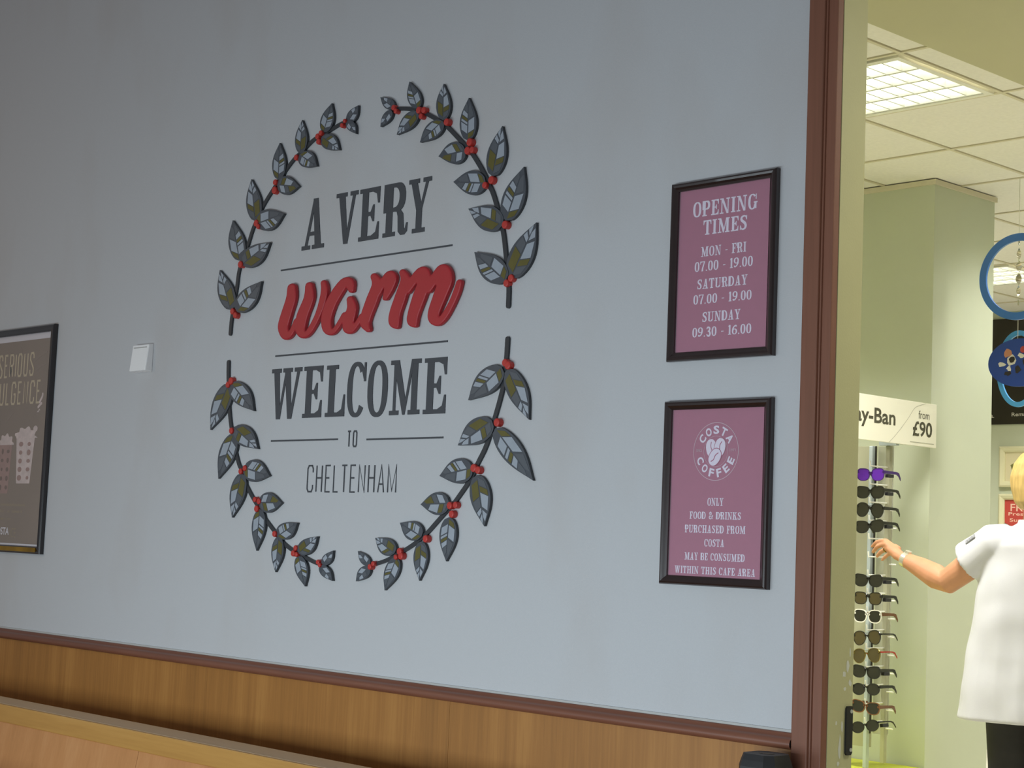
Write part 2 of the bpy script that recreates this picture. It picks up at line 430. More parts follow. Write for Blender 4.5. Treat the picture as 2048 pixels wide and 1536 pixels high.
def put_pieces(mb, pieces, w, x0, x1, z0, z1, y_back, y_front, mi=0):
    k = (x1-x0)/w
    for i, pc in enumerate(pieces):      # each stroke a hair prouder than the last
        mb.prism([[(x0+x*k, z0+y*(z1-z0)) for x, y in c] for c in pc], y_back, y_front-.00012*i, mi)
def slab_line(mb, text, x0, x1, z0, cap, y_back, y_front, mi=0, gap=.09):
    ws = [slab(c)[0] if c != ' ' else .3 for c in text]
    total = sum(ws) + gap*(len(text)-1); k = (x1-x0)/total; x = x0
    for c, w in zip(text, ws):
        if c != ' ':
            put_pieces(mb, slab(c)[1], w, x, x+w*k, z0, z0+cap, y_back, y_front, mi)
        x += (w+gap)*k

THIN_GLYPH = {
 'C': [[(1, .74), (1, .88), (.8, 1), (.2, 1), (0, .88), (0, .12), (.2, 0), (.8, 0), (1, .12), (1, .26)]],
 'G': [[(1, .74), (1, .88), (.8, 1), (.2, 1), (0, .88), (0, .12), (.2, 0), (.8, 0), (1, .12), (1, .45), (.55, .45)]],
 'O': [[(.5, 1), (.2, 1), (0, .88), (0, .12), (.2, 0), (.8, 0), (1, .12), (1, .88), (.8, 1), (.45, 1)]],
 'U': [[(0, 1), (0, .12), (.2, 0), (.8, 0), (1, .12), (1, 1)]],
 'D': [[(0, 0), (0, 1), (.7, 1), (1, .86), (1, .14), (.7, 0), (-.05, 0)]],
 'S': [[(1, .76), (1, .9), (.8, 1), (.2, 1), (0, .88), (0, .7), (1, .3), (1, .12), (.8, 0), (.2, 0), (0, .12), (0, .24)]],
 'R': [[(0, 0), (0, 1), (.75, 1), (1, .9), (1, .6), (.75, .5), (0, .5)], [(.55, .5), (1, 0)]],
 'H': [[(0, 0), (0, 1)], [(1, 0), (1, 1)], [(0, .53), (1, .53)]],
 'E': [[(1, 1), (0, 1), (0, 0), (1, 0)], [(0, .53), (.8, .53)]],
 'L': [[(0, 1), (0, 0), (1, 0)]], 'T': [[(0, 1), (1, 1)], [(.5, 1), (.5, 0)]], 'I': [[(.5, 0), (.5, 1)]],
 'N': [[(0, 0), (0, 1), (1, 0), (1, 1)]], 'A': [[(0, 0), (.5, 1), (1, 0)], [(.17, .3), (.83, .3)]],
 'M': [[(0, 0), (0, 1), (.5, .05), (1, 1), (1, 0)]], 'V': [[(0, 1), (.5, 0), (1, 1)]]}
THIN_W = {'I': .12, 'M': 1.3, 'L': .8, 'E': .85, 'T': .9}
def thin_layout(text, x0, x1, gap=.5):
    ws = [THIN_W.get(c, 1.0) for c in text]; k = (x1-x0)/(sum(ws)+gap*(len(text)-1)); x = x0; out = []
    for c, w in zip(text, ws):
        out.append((c, x, x+w*k)); x += (w+gap)*k
    return out
def thin_letter(mb, c, x0, x1, z0, z1, weight, y_back, y_front, mi=0):
    for i, path in enumerate(THIN_GLYPH[c]):
        h = weight/2
        mb.prism([ribbon([(x0+h+x*(x1-x0-2*h), z0+h+y*(z1-z0-2*h)) for x, y in path], h)], y_back, y_front-.0002*i, mi)

_sans = {}
def sans(text, weight=0.0):
    """flat outline lettering from the built-in sans face, normalised to x>=0, cap height about .7"""
    key = (text, weight)
    if key not in _sans:
        cu = bpy.data.curves.new('lettering', 'FONT'); cu.body = text; cu.offset = weight; cu.resolution_u = 3
        ob = bpy.data.objects.new('lettering', cu); C.objects.link(ob)
        dg = bpy.context.evaluated_depsgraph_get(); me = bpy.data.meshes.new_from_object(ob.evaluated_get(dg))
        _sans[key] = ([(v.co.x, v.co.y) for v in me.vertices], [tuple(p.vertices) for p in me.polygons])
        bpy.data.objects.remove(ob); bpy.data.curves.remove(cu); bpy.data.meshes.remove(me)
    return _sans[key]
def put_sans(mb, text, place, weight=0.0, mi=0):
    """place(u, v) -> 3D point, u and v run 0..1 over the box of the word"""
    v, f = sans(text, weight)
    x0 = min(p[0] for p in v); x1 = max(p[0] for p in v); y0 = min(p[1] for p in v); y1 = max(p[1] for p in v)
    mb.add([place((p[0]-x0)/(x1-x0), (p[1]-y0)/(y1-y0)) for p in v], f, mi)

def mitred_frame(mb, x0, x1, z0, z1, profile, mi=0):
    """profile: (inset from the outer edge, y) swept round a rectangle"""
    n = len(profile); v = []
    for cx, cz, sx, sz in ((x0, z0, 1, 1), (x1, z0, -1, 1), (x1, z1, -1, -1), (x0, z1, 1, -1)):
        v += [(cx+sx*d, y, cz+sz*d) for d, y in profile]
    f = []
    for k in range(4):
        for i in range(n-1):
            a, b = k*n+i, ((k+1) % 4)*n+i
            f.append((a, b, b+1, a+1))
    return mb.add(v, f, mi)

def remesh(o, voxel, smooth_it=4, warp=None):
    """merge overlapping closed shapes into one continuous surface"""
    md = o.modifiers.new('merge', 'REMESH'); md.mode = 'VOXEL'; md.voxel_size = voxel; md.use_smooth_shade = True
    if smooth_it:
        sm = o.modifiers.new('soften', 'SMOOTH'); sm.iterations = smooth_it; sm.factor = .5
    dg = bpy.context.evaluated_depsgraph_get(); me = bpy.data.meshes.new_from_object(o.evaluated_get(dg))
    mats = [m for m in o.data.materials]; o.modifiers.clear(); o.data = me
    me.materials.clear()
    for m in mats: me.materials.append(m)
    if warp:
        for v in me.vertices: v.co = warp(v.co.copy())
    me.polygons.foreach_set('use_smooth', [True]*len(me.polygons)); me.update()
    return o

# ================================================================== THE SETTING
POST_L, POST_R = -2.489, -2.411          # door post
SHOP_Z, SOFFIT_Z = 3.0, 2.9
def build_setting():
    # cafe wall with the mural, its oak panelling, dado rail
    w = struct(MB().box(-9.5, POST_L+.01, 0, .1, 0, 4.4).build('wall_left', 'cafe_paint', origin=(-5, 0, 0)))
    edges = [-9.4, -8.57, -7.35, -6.13, -4.91, -3.69, POST_L]
    for a, b in zip(edges, edges[1:]):
        MB().box(a+.0002, b-(.0008 if b == -3.69 else .0002), -.012, 0, .0, .812).build('panel', 'oak_panel', w, origin=((a+b)/2, 0, 0))
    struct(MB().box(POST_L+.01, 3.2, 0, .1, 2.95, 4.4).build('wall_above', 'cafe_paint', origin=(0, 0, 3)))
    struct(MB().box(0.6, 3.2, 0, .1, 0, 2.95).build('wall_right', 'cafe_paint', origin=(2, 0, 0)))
    MB().box(-9.4, POST_L, -.004, 0, .845, .851).build('caulk_line', 'white_vent', w, origin=(-5, 0, .85))
    # dado rail: a rounded moulding with a small step on top
    prof = [(0, .845), (-.006, .845), (-.010, .842), (-.011, .836), (-.020, .834), (-.027, .829), (-.030, .822), (-.029, .815), (-.024, .809), (-.014, .807), (0, .807)]
    mb = MB(); n = len(prof)
    v = [(x, y, z) for x in (-9.4, POST_L) for y, z in prof]
    mb.add(v, [(i, i+1, n+i+1, n+i) for i in range(n-1)])
    struct(mb.build('trim_1', 'mahogany_rail', smooth=True, origin=(-5, 0, .8)), 'dark mahogany dado rail along the foot of the mural wall')
    # door post: board, bead and lining; pale green reveal behind it
    p = MB().box(POST_L, -2.442, -.026, .0, 0, 2.95).build('trim_2', 'mahogany', bevel=.004, origin=(-2.46, 0, 0)); struct(p, 'dark mahogany door post at the end of the mural wall')
    MB().box(-2.444, -2.437, -.020, .0, 0, 2.95).build('bead', 'mahogany', p, bevel=.003, origin=(-2.44, 0, 0))
    MB().box(-2.438, POST_R, -.016, .008, 0, 2.95).build('lining', 'mahogany', p, bevel=.003, origin=(-2.42, 0, 0))
    j = struct(MB().box(-2.52, POST_R+.001, .008, .102, 0, 2.95).build('wall_reveal', 'shop_reveal_paint', origin=(-2.41, .05, 0)))
    for k, (y, z, ry, rz) in enumerate([(.080, 1.005, .006, .016), (.067, .985, .008, .008), (.090, .965, .006, .009), (.040, .875, .004, .006), (.063, .865, .004, .016), (.055, .815, .005, .03), (.088, 1.035, .003, .012), (.050, .782, .007, .006), (.071, .952, .006, .005)]):
        rnd = random.Random(k); pts = [(y+ry*math.cos(a)*rnd.uniform(.6, 1.2), z+rz*math.sin(a)*rnd.uniform(.6, 1.2)) for a in [i*math.pi/4 for i in range(8)]]
        mb = MB(); mb.add([(POST_R+.0014, a, b) for a, b in pts], [tuple(range(8))]); mb.build('paint_chip', 'paint_chip', j, origin=(POST_R, y, z))
    # floors
    struct(MB().box(-9.5, 3.2, -5.5, .1, -.1, 0).build('floor_cafe', 'cafe_floor'))
    struct(MB().box(-9.0, 3.2, .1, 7.5, -.1, 0).build('floor_shop', 'shop_floor'))
    # shop walls
    struct(MB().box(-9.0, 3.2, 7.34, 7.5, 0, 3.1).build('wall_back', 'shop_paint', origin=(-4, 7.34, 0)))
    struct(MB().box(-9.1, -9.0, .1, 7.5, 0, 3.1).build('wall_far_left', 'shop_paint', origin=(-9, 4, 0)))
    struct(MB().box(3.1, 3.2, .1, 7.5, 0, 3.1).build('wall_far_right', 'shop_paint', origin=(3.1, 4, 0)))
    struct(MB().box(-9.0, POST_L, .1, .14, 0, 3.1).build('wall_shop_front', 'shop_paint', origin=(-5, .1, 0)))
    struct(MB().box(-6.2, -4.386, 3.431, 3.94, 0, 3.0).build('wall_pier', 'shop_paint', origin=(-5.2, 3.6, 0)), 'pale green pier wall behind the sunglasses rack')
    pier = bpy.data.objects['wall_pier']
    MB().box(-6.2, -4.376, 3.421, 3.433, 2.975, 2.9985).build('edge_trim', 'ceiling_bar', pier, origin=(-5, 3.43, 2.98))
    MB().box(-4.388, -4.376, 3.433, 3.95, 2.975, 2.9985).build('edge_trim', 'ceiling_bar', pier, origin=(-4.38, 3.7, 2.98))
    struct(MB().box(-3.08, 3.2, .1, 7.5, SOFFIT_Z, 3.08).build('ceiling_soffit', 'soffit_paint', origin=(0, 4, SOFFIT_Z)))
    # suspended ceiling: tiles laid in a bar grid
    c = struct(MB().box(-9.0, -3.05, .1, 7.5, 3.06, 3.12).build('ceiling', 'ceiling_tile', origin=(-6, 4, 3.06)))
    xs = [-3.08] + [-3.38-.64*k for k in range(7)]; ys = [.14, .34] + [1.0+.66*k for k in range(10)] + [7.34]
    lights = {(1, 3), (4, 9), (4, 3), (1, 9), (1, 6)}
    for i in range(len(xs)-1):
        for k in range(len(ys)-1):
            if (i, k) in lights: continue
            a, b, d, e = xs[i+1]+.0095, xs[i]-.0095, ys[k]+.0095, ys[k+1]-.0095
            MB().box(a, b, d, e, SHOP_Z+.004, SHOP_Z+.018).build('ceiling_tile', 'ceiling_tile', c, bevel=.002, seg=1, origin=((a+b)/2, (d+e)/2, SHOP_Z))
    for x in xs[1:]:
        MB().box(x-.008, x+.008, .1, 7.34, SHOP_Z-.001, SHOP_Z+.05).build('grid_bar', 'ceiling_bar', c, origin=(x, 3, SHOP_Z))
    for y in ys[1:-1]:
        for a, b in zip(xs[1:], xs):
            MB().box(a+.008, b-.008, y-.008, y+.008, SHOP_Z-.0005, SHOP_Z+.05).build('grid_bar', 'ceiling_bar', c, origin=((a+b)/2, y, SHOP_Z))
    return xs, ys, lights
GRID_X, GRID_Y, LIGHT_CELLS = build_setting()

# ================================================================== CEILING LIGHTS OF THE SHOP
def troffer(cell, label, power):
    i, k = cell
    x0, x1, y0, y1 = GRID_X[i+1]+.02, GRID_X[i]-.02, GRID_Y[k]+.02, GRID_Y[k+1]-.02
    r = tag(empty('ceiling_light', ((x0+x1)/2, (y0+y1)/2, SHOP_Z)), label, 'ceiling light', 'louvred square ceiling lights of the shop')
    f = MB()
    for a, b, c_, d in ((x0, x1, y0, y0+.025), (x0, x1, y1-.025, y1), (x0, x0+.025, y0+.025, y1-.025), (x1-.025, x1, y0+.025, y1-.025)):
        f.box(a, b, c_, d, SHOP_Z-.006, SHOP_Z+.01)
    f.build('frame', 'troffer_white', r, origin=(x0, y0, SHOP_Z))
    MB().box(x0+.01, x1-.01, y0+.01, y1-.01, SHOP_Z+.085, SHOP_Z+.095).build('reflector', 'troffer_white', r, origin=((x0+x1)/2, (y0+y1)/2, SHOP_Z))
    rows = 4; ya, yb = y0+.03, y1-.03; xa, xb = x0+.03, x1-.03; dy = (yb-ya)/rows
    for q in range(rows):
        yc = ya+dy*(q+.5)
        MB().tube([(xa, yc, SHOP_Z+.055), (xb, yc, SHOP_Z+.055)], .013, 10).build('tube', 'tube', r, smooth=True, origin=((xa+xb)/2, yc, SHOP_Z))
    for q in range(rows+1):   # wedge-shaped blades along the tubes
        yc = ya+dy*q
        mb = MB(); n = 4; sec = [(-.006, -.004), (.006, -.004), (.018, .05), (-.018, .05)]
        mb.add([(x, yc+a, SHOP_Z+b) for x in (xa, xb) for a, b in sec], [(0, 1, 5, 4), (1, 2, 6, 5), (2, 3, 7, 6), (3, 0, 4, 7), (0, 3, 2, 1), (4, 5, 6, 7)])
        mb.build('louvre_blade', 'troffer_blade', r, origin=((xa+xb)/2, yc, SHOP_Z))
    for q in range(1, 8):
        xc = xa+(xb-xa)*q/8
        MB().box(xc-.003, xc+.003, ya, yb, SHOP_Z-.002, SHOP_Z+.04).build('cross_blade', 'troffer_blade', r, origin=(xc, (ya+yb)/2, SHOP_Z))
    l = area_light('lamp_light', ((x0+x1)/2, (y0+y1)/2, SHOP_Z-.012), ((x0+x1)/2, (y0+y1)/2, 0), .56, .56, power, (1.0, .98, .925), 125)
    l.parent = r; l.matrix_parent_inverse = Matrix.Translation(-Vector(r.location))
    return r
for cell, lb, pw in (((1, 3), 'large square louvred ceiling light nearest the door post', 40), ((4, 9), 'distant louvred ceiling light seen through the hanging blue ring', 44),
                     ((4, 3), 'louvred ceiling light deep behind the mural wall', 44), ((1, 9), 'louvred ceiling light near the back wall right of the ring', 40), ((1, 6), 'louvred ceiling light beside the pale green pier', 12)):
    troffer(cell, lb, pw)
for n_, (x, y) in enumerate(((-1.3, .95), (-.3, 5.6))):     # unseen panels added to brighten the door reveal and the shop
    r = tag(empty('added_panel', (x, y, SOFFIT_Z)), ('unseen panel light added in the soffit to brighten the door reveal', 'unseen panel light added in the soffit to brighten the shop')[n_], 'ceiling light')
    f = MB(); mitred_frame(f, x-.3, x+.3, 0, .6, [(0, 0), (.03, 0)])
    f.v = [(a, y-.3+c_, SOFFIT_Z-.004) for a, b, c_ in f.v]
    f.build('frame', 'troffer_white', r, origin=(x, y, SOFFIT_Z))
    MB().box(x-.27, x+.27, y-.27, y+.27, SOFFIT_Z-.006, SOFFIT_Z-.002).build('diffuser', 'tube', r, origin=(x, y, SOFFIT_Z))
    l = area_light('lamp_light', (x, y, SOFFIT_Z-.012), (x, y, 0), .54, .54, (14, 20)[n_], (1.0, .98, .925))
    l.parent = r; l.matrix_parent_inverse = Matrix.Translation(-Vector(r.location))

# ================================================================== THE WREATH
# millimetres on the wall: leaves are base x z, tip x z, half-width vector, facet pattern
WREATH = {
  'TL': {
    'stem': [[-4899, 1926], [-4895, 1979], [-4876, 2080], [-4865, 2145], [-4823, 2222], [-4797, 2277], [-4749, 2343], [-4702, 2389], [-4642, 2441], [-4585, 2483], [-4532, 2508], [-4483, 2533], [-4404, 2550], [-4350, 2563], [-4310, 2568]],
    'leaves': [[-4896, 2005, -4978, 2149, 48, 4, 'A'], [-4859, 1997, -4725, 2089, -44, 23, 'B'], [-4860, 2170, -4916, 2315, 49, 0, 'B'], [-4843, 2154, -4688, 2216, 38, -29, 'A'], [-4780, 2297, -4818, 2445, 45, -3, 'A'], [-4774, 2286, -4617, 2304, 24, -36, 'B'], [-4661, 2423, -4665, 2548, 39, -6, 'B'], [-4665, 2406, -4542, 2386, 0, -31, 'E'], [-4546, 2496, -4546, 2607, 34, -6, 'A'], [-4548, 2492, -4451, 2441, -24, -20, 'B'], [-4425, 2548, -4390, 2638, 34, -11, 'B'], [-4431, 2535, -4336, 2478, -24, -17, 'A'], [-4301, 2561, -4251, 2609, 22, -12, 'F'], [-4301, 2567, -4255, 2518, -19, -5, 'F']],
    'berries': [[-4882, 1999, 11], [-4862, 1984, 11], [-4848, 2156, 12], [-4771, 2289, 12], [-4757, 2276, 9], [-4672, 2415, 10], [-4676, 2389, 13], [-4563, 2484, 10], [-4434, 2546, 9], [-4453, 2538, 10], [-4445, 2520, 10], [-4311, 2567, 7], [-4326, 2555, 8]]},
  'TR': {
    'stem': [[-3526, 1920], [-3528, 1981], [-3543, 2058], [-3562, 2140], [-3602, 2236], [-3627, 2277], [-3660, 2325], [-3705, 2378], [-3734, 2403], [-3779, 2441], [-3828, 2480], [-3878, 2509], [-3932, 2535], [-4000, 2558], [-4072, 2570], [-4093, 2572]],
    'leaves': [[-3515, 1996, -3421, 2145, -45, 18, 'A'], [-3535, 1990, -3672, 2086, -35, -24, 'B'], [-3545, 2163, -3480, 2310, -44, 15, 'B'], [-3557, 2152, -3706, 2216, -21, -31, 'A'], [-3610, 2299, -3577, 2441, -40, 11, 'A'], [-3635, 2282, -3778, 2304, 0, -36, 'B'], [-3724, 2420, -3727, 2548, -37, 6, 'B'], [-3729, 2390, -3850, 2390, 12, -34, 'E'], [-3838, 2498, -3843, 2609, -33, 6, 'A'], [-3838, 2495, -3939, 2445, 26, -21, 'B'], [-3959, 2552, -4004, 2643, -31, -1, 'B'], [-3958, 2543, -4051, 2485, 25, -18, 'A'], [-4073, 2572, -4142, 2617, -15, -11, 'F'], [-4083, 2566, -4133, 2522, 18, -10, 'F']],
    'berries': [[-3511, 1996, 11], [-3528, 1983, 11], [-3543, 2151, 12], [-3610, 2288, 12], [-3636, 2276, 10], [-3709, 2412, 12], [-3719, 2389, 12], [-3698, 2388, 10], [-3816, 2488, 11], [-3949, 2545, 11], [-3924, 2541, 10], [-3935, 2524, 9], [-4070, 2572, 9], [-4058, 2559, 8]]},
  'BL': {
    'stem': [[-4900, 1827], [-4896, 1776], [-4882, 1683], [-4864, 1612], [-4834, 1538], [-4805, 1482], [-4786, 1462], [-4762, 1421], [-4718, 1375], [-4674, 1336], [-4647, 1310], [-4589, 1268], [-4544, 1236], [-4494, 1212], [-4423, 1190], [-4361, 1173], [-4330, 1168]],
    'leaves': [[-4882, 1754, -4980, 1600, 49, -13, 'A'], [-4869, 1756, -4728, 1657, -42, -19, 'B'], [-4837, 1584, -4915, 1434, 47, -10, 'B'], [-4836, 1606, -4693, 1531, 36, 23, 'A'], [-4778, 1452, -4821, 1305, 44, -5, 'A'], [-4767, 1471, -4620, 1443, 16, 35, 'B'], [-4664, 1335, -4672, 1200, 38, -1, 'B'], [-4671, 1357, -4545, 1356, -1, 33, 'E'], [-4552, 1249, -4561, 1135, 33, -1, 'A'], [-4559, 1249, -4456, 1294, -27, 21, 'B'], [-4441, 1191, -4400, 1097, 33, 5, 'B'], [-4439, 1198, -4347, 1254, -28, 16, 'A'], [-4314, 1167, -4265, 1213, -20, 8, 'F'], [-4325, 1165, -4260, 1120, 19, 10, 'F']],
    'berries': [[-4867, 1762, 13], [-4883, 1750, 11], [-4846, 1594, 11], [-4758, 1469, 10], [-4780, 1458, 10], [-4689, 1366, 9], [-4668, 1360, 10], [-4678, 1336, 11], [-4570, 1257, 10], [-4455, 1215, 9], [-4465, 1198, 10], [-4446, 1195, 8], [-4335, 1175, 8], [-4324, 1166, 7]]},
  'BR': {
    'stem': [[-3523, 1825], [-3525, 1767], [-3533, 1693], [-3563, 1603], [-3592, 1529], [-3627, 1475], [-3648, 1438], [-3711, 1372], [-3726, 1360], [-3784, 1314], [-3835, 1274], [-3888, 1243], [-3939, 1220], [-4010, 1192], [-4075, 1176], [-4104, 1169]],
    'leaves': [[-3511, 1741, -3419, 1596, -38, -9, 'A'], [-3536, 1747, -3671, 1658, -36, 25, 'B'], [-3554, 1575, -3393, 1429, -35, -18, 'B'], [-3567, 1597, -3707, 1529, -32, 29, 'A'], [-3620, 1445, -3582, 1301, -42, -4, 'A'], [-3640, 1465, -3781, 1442, -15, 35, 'B'], [-3732, 1324, -3737, 1198, -37, 1, 'B'], [-3733, 1364, -3859, 1359, -5, 33, 'E'], [-3849, 1252, -3851, 1138, -32, 0, 'A'], [-3848, 1266, -3949, 1304, 21, 24, 'B'], [-3958, 1202, -4007, 1103, -32, 6, 'B'], [-3967, 1214, -4061, 1257, 23, 20, 'A'], [-4086, 1174, -4143, 1215, 17, 9, 'F'], [-4085, 1170, -4144, 1124, -21, 10, 'F']],
    'berries': [[-3521, 1758, 11], [-3508, 1750, 12], [-3542, 1591, 12], [-3633, 1464, 12], [-3613, 1458, 11], [-3726, 1357, 11], [-3703, 1359, 10], [-3717, 1333, 11], [-3825, 1260, 11], [-3942, 1220, 11], [-3934, 1207, 11], [-3956, 1203, 8], [-4062, 1180, 8], [-4076, 1170, 9]]},
}
WARM = {
  'w': [[[-4550, 2053, 14], [-4550, 2018, 17], [-4571, 1969, 18], [-4585, 1930, 18], [-4573, 1902, 15], [-4557, 1895, 11], [-4537, 1908, 9], [-4515, 1942, 8]], [[-4456, 2052, 12], [-4454, 2011, 17], [-4484, 1956, 19], [-4491, 1920, 17], [-4481, 1898, 13], [-4459, 1894, 10], [-4433, 1912, 10], [-4402, 1951, 10], [-4381, 1995, 11], [-4373, 2031, 11], [-4380, 2055, 9]]],
  'a': [[[-4235, 2019, 8], [-4247, 2043, 15], [-4272, 2046, 16], [-4306, 2019, 18], [-4338, 1982, 18], [-4355, 1941, 17], [-4347, 1906, 15], [-4322, 1893, 9], [-4295, 1911, 8], [-4264, 1945, 8]], [[-4238, 1991, 11], [-4228, 1964, 15], [-4239, 1927, 17], [-4245, 1901, 14], [-4226, 1891, 8], [-4202, 1908, 8], [-4176, 1935, 8]]],
  'r': [[[-4126, 2054, 10], [-4108, 2027, 16], [-4129, 1983, 18], [-4153, 1937, 17], [-4159, 1912, 15], [-4142, 1890, 8]], [[-4103, 2000, 10], [-4079, 2032, 11], [-4051, 2052, 13], [-4037, 2038, 14], [-4051, 2008, 13], [-4066, 1982, 8]]],
  'm': [[[-3990, 2055, 9], [-3974, 2030, 14], [-3994, 1979, 17], [-4015, 1933, 17], [-4017, 1906, 16], [-4005, 1890, 7]], [[-3962, 1995, 9], [-3931, 2029, 14], [-3897, 2048, 16], [-3884, 2022, 18], [-3906, 1975, 19], [-3928, 1927, 17], [-3932, 1903, 15], [-3921, 1889, 7]], [[-3865, 1990, 9], [-3837, 2024, 14], [-3805, 2047, 16], [-3791, 2014, 20], [-3813, 1968, 19], [-3835, 1924, 17], [-3833, 1901, 15], [-3812, 1891, 10], [-3786, 1910, 10], [-3759, 1943, 9], [-3739, 1977, 9], [-3729, 2003, 8]]],
}
WARM_NIB = 1.607  # letters are drawn with a nib this much wider than tall
BIG = {'A VERY': [['A', [-4523, -4405, 2173, 2338]], ['V', [-4350, -4239, 2173, 2338]], ['E', [-4229, -4130, 2173, 2337]], ['R', [-4109, -3991, 2173, 2337]], ['Y', [-3991, -3887, 2172, 2337]]], 'WELCOME': [['W', [-4649, -4485, 1627, 1792]], ['E', [-4473, -4374, 1628, 1792]], ['L', [-4354, -4256, 1628, 1790]], ['C', [-4246, -4155, 1623, 1795]], ['O', [-4145, -4048, 1621, 1794]], ['M', [-4036, -3896, 1625, 1790]], ['E', [-3880, -3780, 1624, 1789]]]}
THIN = {'CHELTENHAM': [-4430, -3986, 1391, 1478], 'TO': [-4234, -4185, 1531, 1583]}
RULES = [[-4632, -3781, 2118], [-4637, -3782, 1835], [-4636, -4281, 1557], [-4139, -3783, 1554]]
SIGN_HOURS = [['OPENING', -2852, -2646, 2095, 39], ['TIMES', -2816, -2676, 2047, 37], ['MON - FRI', -2821, -2677, 1992, 25], ['07.00 - 19.00', -2841, -2655, 1955, 25], ['SATURDAY', -2831, -2670, 1910, 25], ['07.00 - 19.00', -2842, -2656, 1872, 24], ['SUNDAY', -2811, -2689, 1826, 25], ['09.30 - 16.00', -2842, -2654, 1789, 24]]
SIGN_RULES = [['ONLY', -2776, -2725, 1368, 19], ['FOOD & DRINKS', -2832, -2669, 1335, 18], ['PURCHASED FROM', -2846, -2654, 1301, 19], ['COSTA', -2782, -2719, 1268, 18], ['MAY BE CONSUMED', -2844, -2654, 1234, 18], ['WITHIN THIS CAFE AREA', -2875, -2621, 1200, 18]]

# facets per half: (from, to along the midrib, material); first half faces the mural centre or the branch root
FACETS = {
 'A': ([(.10, .42, 3), (.44, .62, 2), (.64, .72, 1), (.76, .86, 1)], [(.05, .2, 2), (.22, .33, 3), (.35, .62, 1), (.68, .82, 1)]),
 'B': ([(.16, .34, 1), (.37, .42, 1), (.44, .50, 3), (.52, .62, 1), (.64, .8, 2)], [(.04, .16, 3), (.18, .46, 1), (.5, .78, 2)]),
 'E': ([(.12, .32, 1), (.35, .5, 2), (.52, .78, 3)], [(.06, .16, 2), (.18, .32, 3), (.34, .64, 1)]),
 'F': ([(.2, .48, 1), (.58, .75, 2)], [(.28, .5, 2), (.52, .72, 1)])}
def leaf_half(t): return math.sin(math.pi*min(1, max(0, t))**.74)**(.62+.45*t) if 0 < t < 1 else 0.0
def leaf(parent, d, lift, n_side=14):
    bx, bz, tx, tz, hx, hz, pat = [q/1000 if not isinstance(q, str) else q for q in d]
    P = lambda t, s: (bx+(tx-bx)*t+hx*s, bz+(tz-bz)*t+hz*s)
    ts = [(i/n_side) for i in range(n_side+1)]; ts = [t**1.15 for t in ts]
    out = [P(t, leaf_half(t)) for t in ts] + [P(t, -leaf_half(t)) for t in ts[-2:0:-1]]
    yb, yf = -.0005, -.010-lift
    mb = MB().prism([out], yb, yf, 0, 4)
    for side, half in ((1, FACETS[pat][0]), (-1, FACETS[pat][1])):
        for t0, t1, mi in half:
            quad = []
            for t, s in ((t0, .07), (t1, .07), (min(.96, t1+.09), .80), (min(.9, t0+.09), .80)):
                quad.append(P(t, side*leaf_half(t)*s))
            mb.prism([quad], yf, yf-.0006, mi)
    c = P(.5, 0)
    mb.build('leaf', ['leaf_slate', 'leaf_light', 'leaf_mid', 'leaf_olive', 'leaf_edge'], parent, origin=(c[0], 0, c[1]))
def berry(parent, x, z, r, lift):
    mb = MB(); n = 16; rings = [(1, -.0005), (1, -.013-lift), (.9, -.0155-lift), (.6, -.0165-lift)]
    v = []
    for k, y in rings: v += [(x+r*k*math.cos(2*math.pi*i/n)*1.02, y, z+r*k*math.sin(2*math.pi*i/n)) for i in range(n)]
    f = [(a*n+i, a*n+(i+1) % n, (a+1)*n+(i+1) % n, (a+1)*n+i) for a in range(len(rings)-1) for i in range(n)]
    f.append(tuple((len(rings)-1)*n+i for i in range(n)))
    mb.add(v, f).build('berry', 'berry_red', parent, smooth=False, recalc=True, origin=(x, 0, z))
BRANCH = {'TL': 'upper left leafy branch of the wall wreath with red berries', 'TR': 'upper right leafy branch of the wall wreath with red berries',
          'BL': 'lower left leafy branch of the wall wreath with red berries', 'BR': 'lower right leafy branch of the wall wreath with red berries'}
for key, d in WREATH.items():
    st = [(a/1000, b/1000) for a, b in d['stem']]
    r = tag(empty('wreath_branch', (st[0][0], 0, st[0][1])), BRANCH[key], 'wall decoration', 'branches of the mural wreath')
    path = catmull(st, 4); n = len(path)
    MB().prism([ribbon(path, [.0080-.0028*i/n for i in range(n)], True, 1.0)], -.0005, -.007).build('stem', 'leaf_edge', r, origin=(st[0][0], 0, st[0][1]))
    for k, q in enumerate(d['leaves']): leaf(r, q, .0014*(k % 2))
    for k, (x, z, rad) in enumerate(d['berries']): berry(r, x/1000, z/1000, rad/1000, .0009*(k % 3))

# ================================================================== MURAL LETTERING
for word, letters in BIG.items():
    x0 = letters[0][1][0]/1000; z0 = letters[0][1][2]/1000
    r = tag(empty('wall_lettering', (x0, 0, z0)), 'dark grey slab serif wall lettering reading %s' % word, 'lettering')
    for ch, (a, b, zb, zt) in letters:
        mb = MB(); w, pcs = slab(ch); put_pieces(mb, pcs, w, a/1000, b/1000, zb/1000, zt/1000, 0, -.0018)
        mb.build('letter', 'mural_grey', r, origin=((a+b)/2000, 0, zb/1000))
for word, (a, b, zb, zt) in THIN.items():
    r = tag(empty('wall_lettering', (a/1000, 0, zb/1000)), 'thin condensed grey wall lettering reading %s' % word, 'lettering')
    for ch, x0, x1 in thin_layout(word, a/1000, b/1000, .42):
        mb = MB(); thin_letter(mb, ch, x0, x1, zb/1000, zt/1000, .0050, 0, -.0015)
        mb.build('letter', 'mural_grey', r, origin=((x0+x1)/2, 0, zb/1000))
r = tag(empty('raised_lettering', (-4.62, 0, 1.95)), 'raised red brush script lettering reading warm', 'lettering')
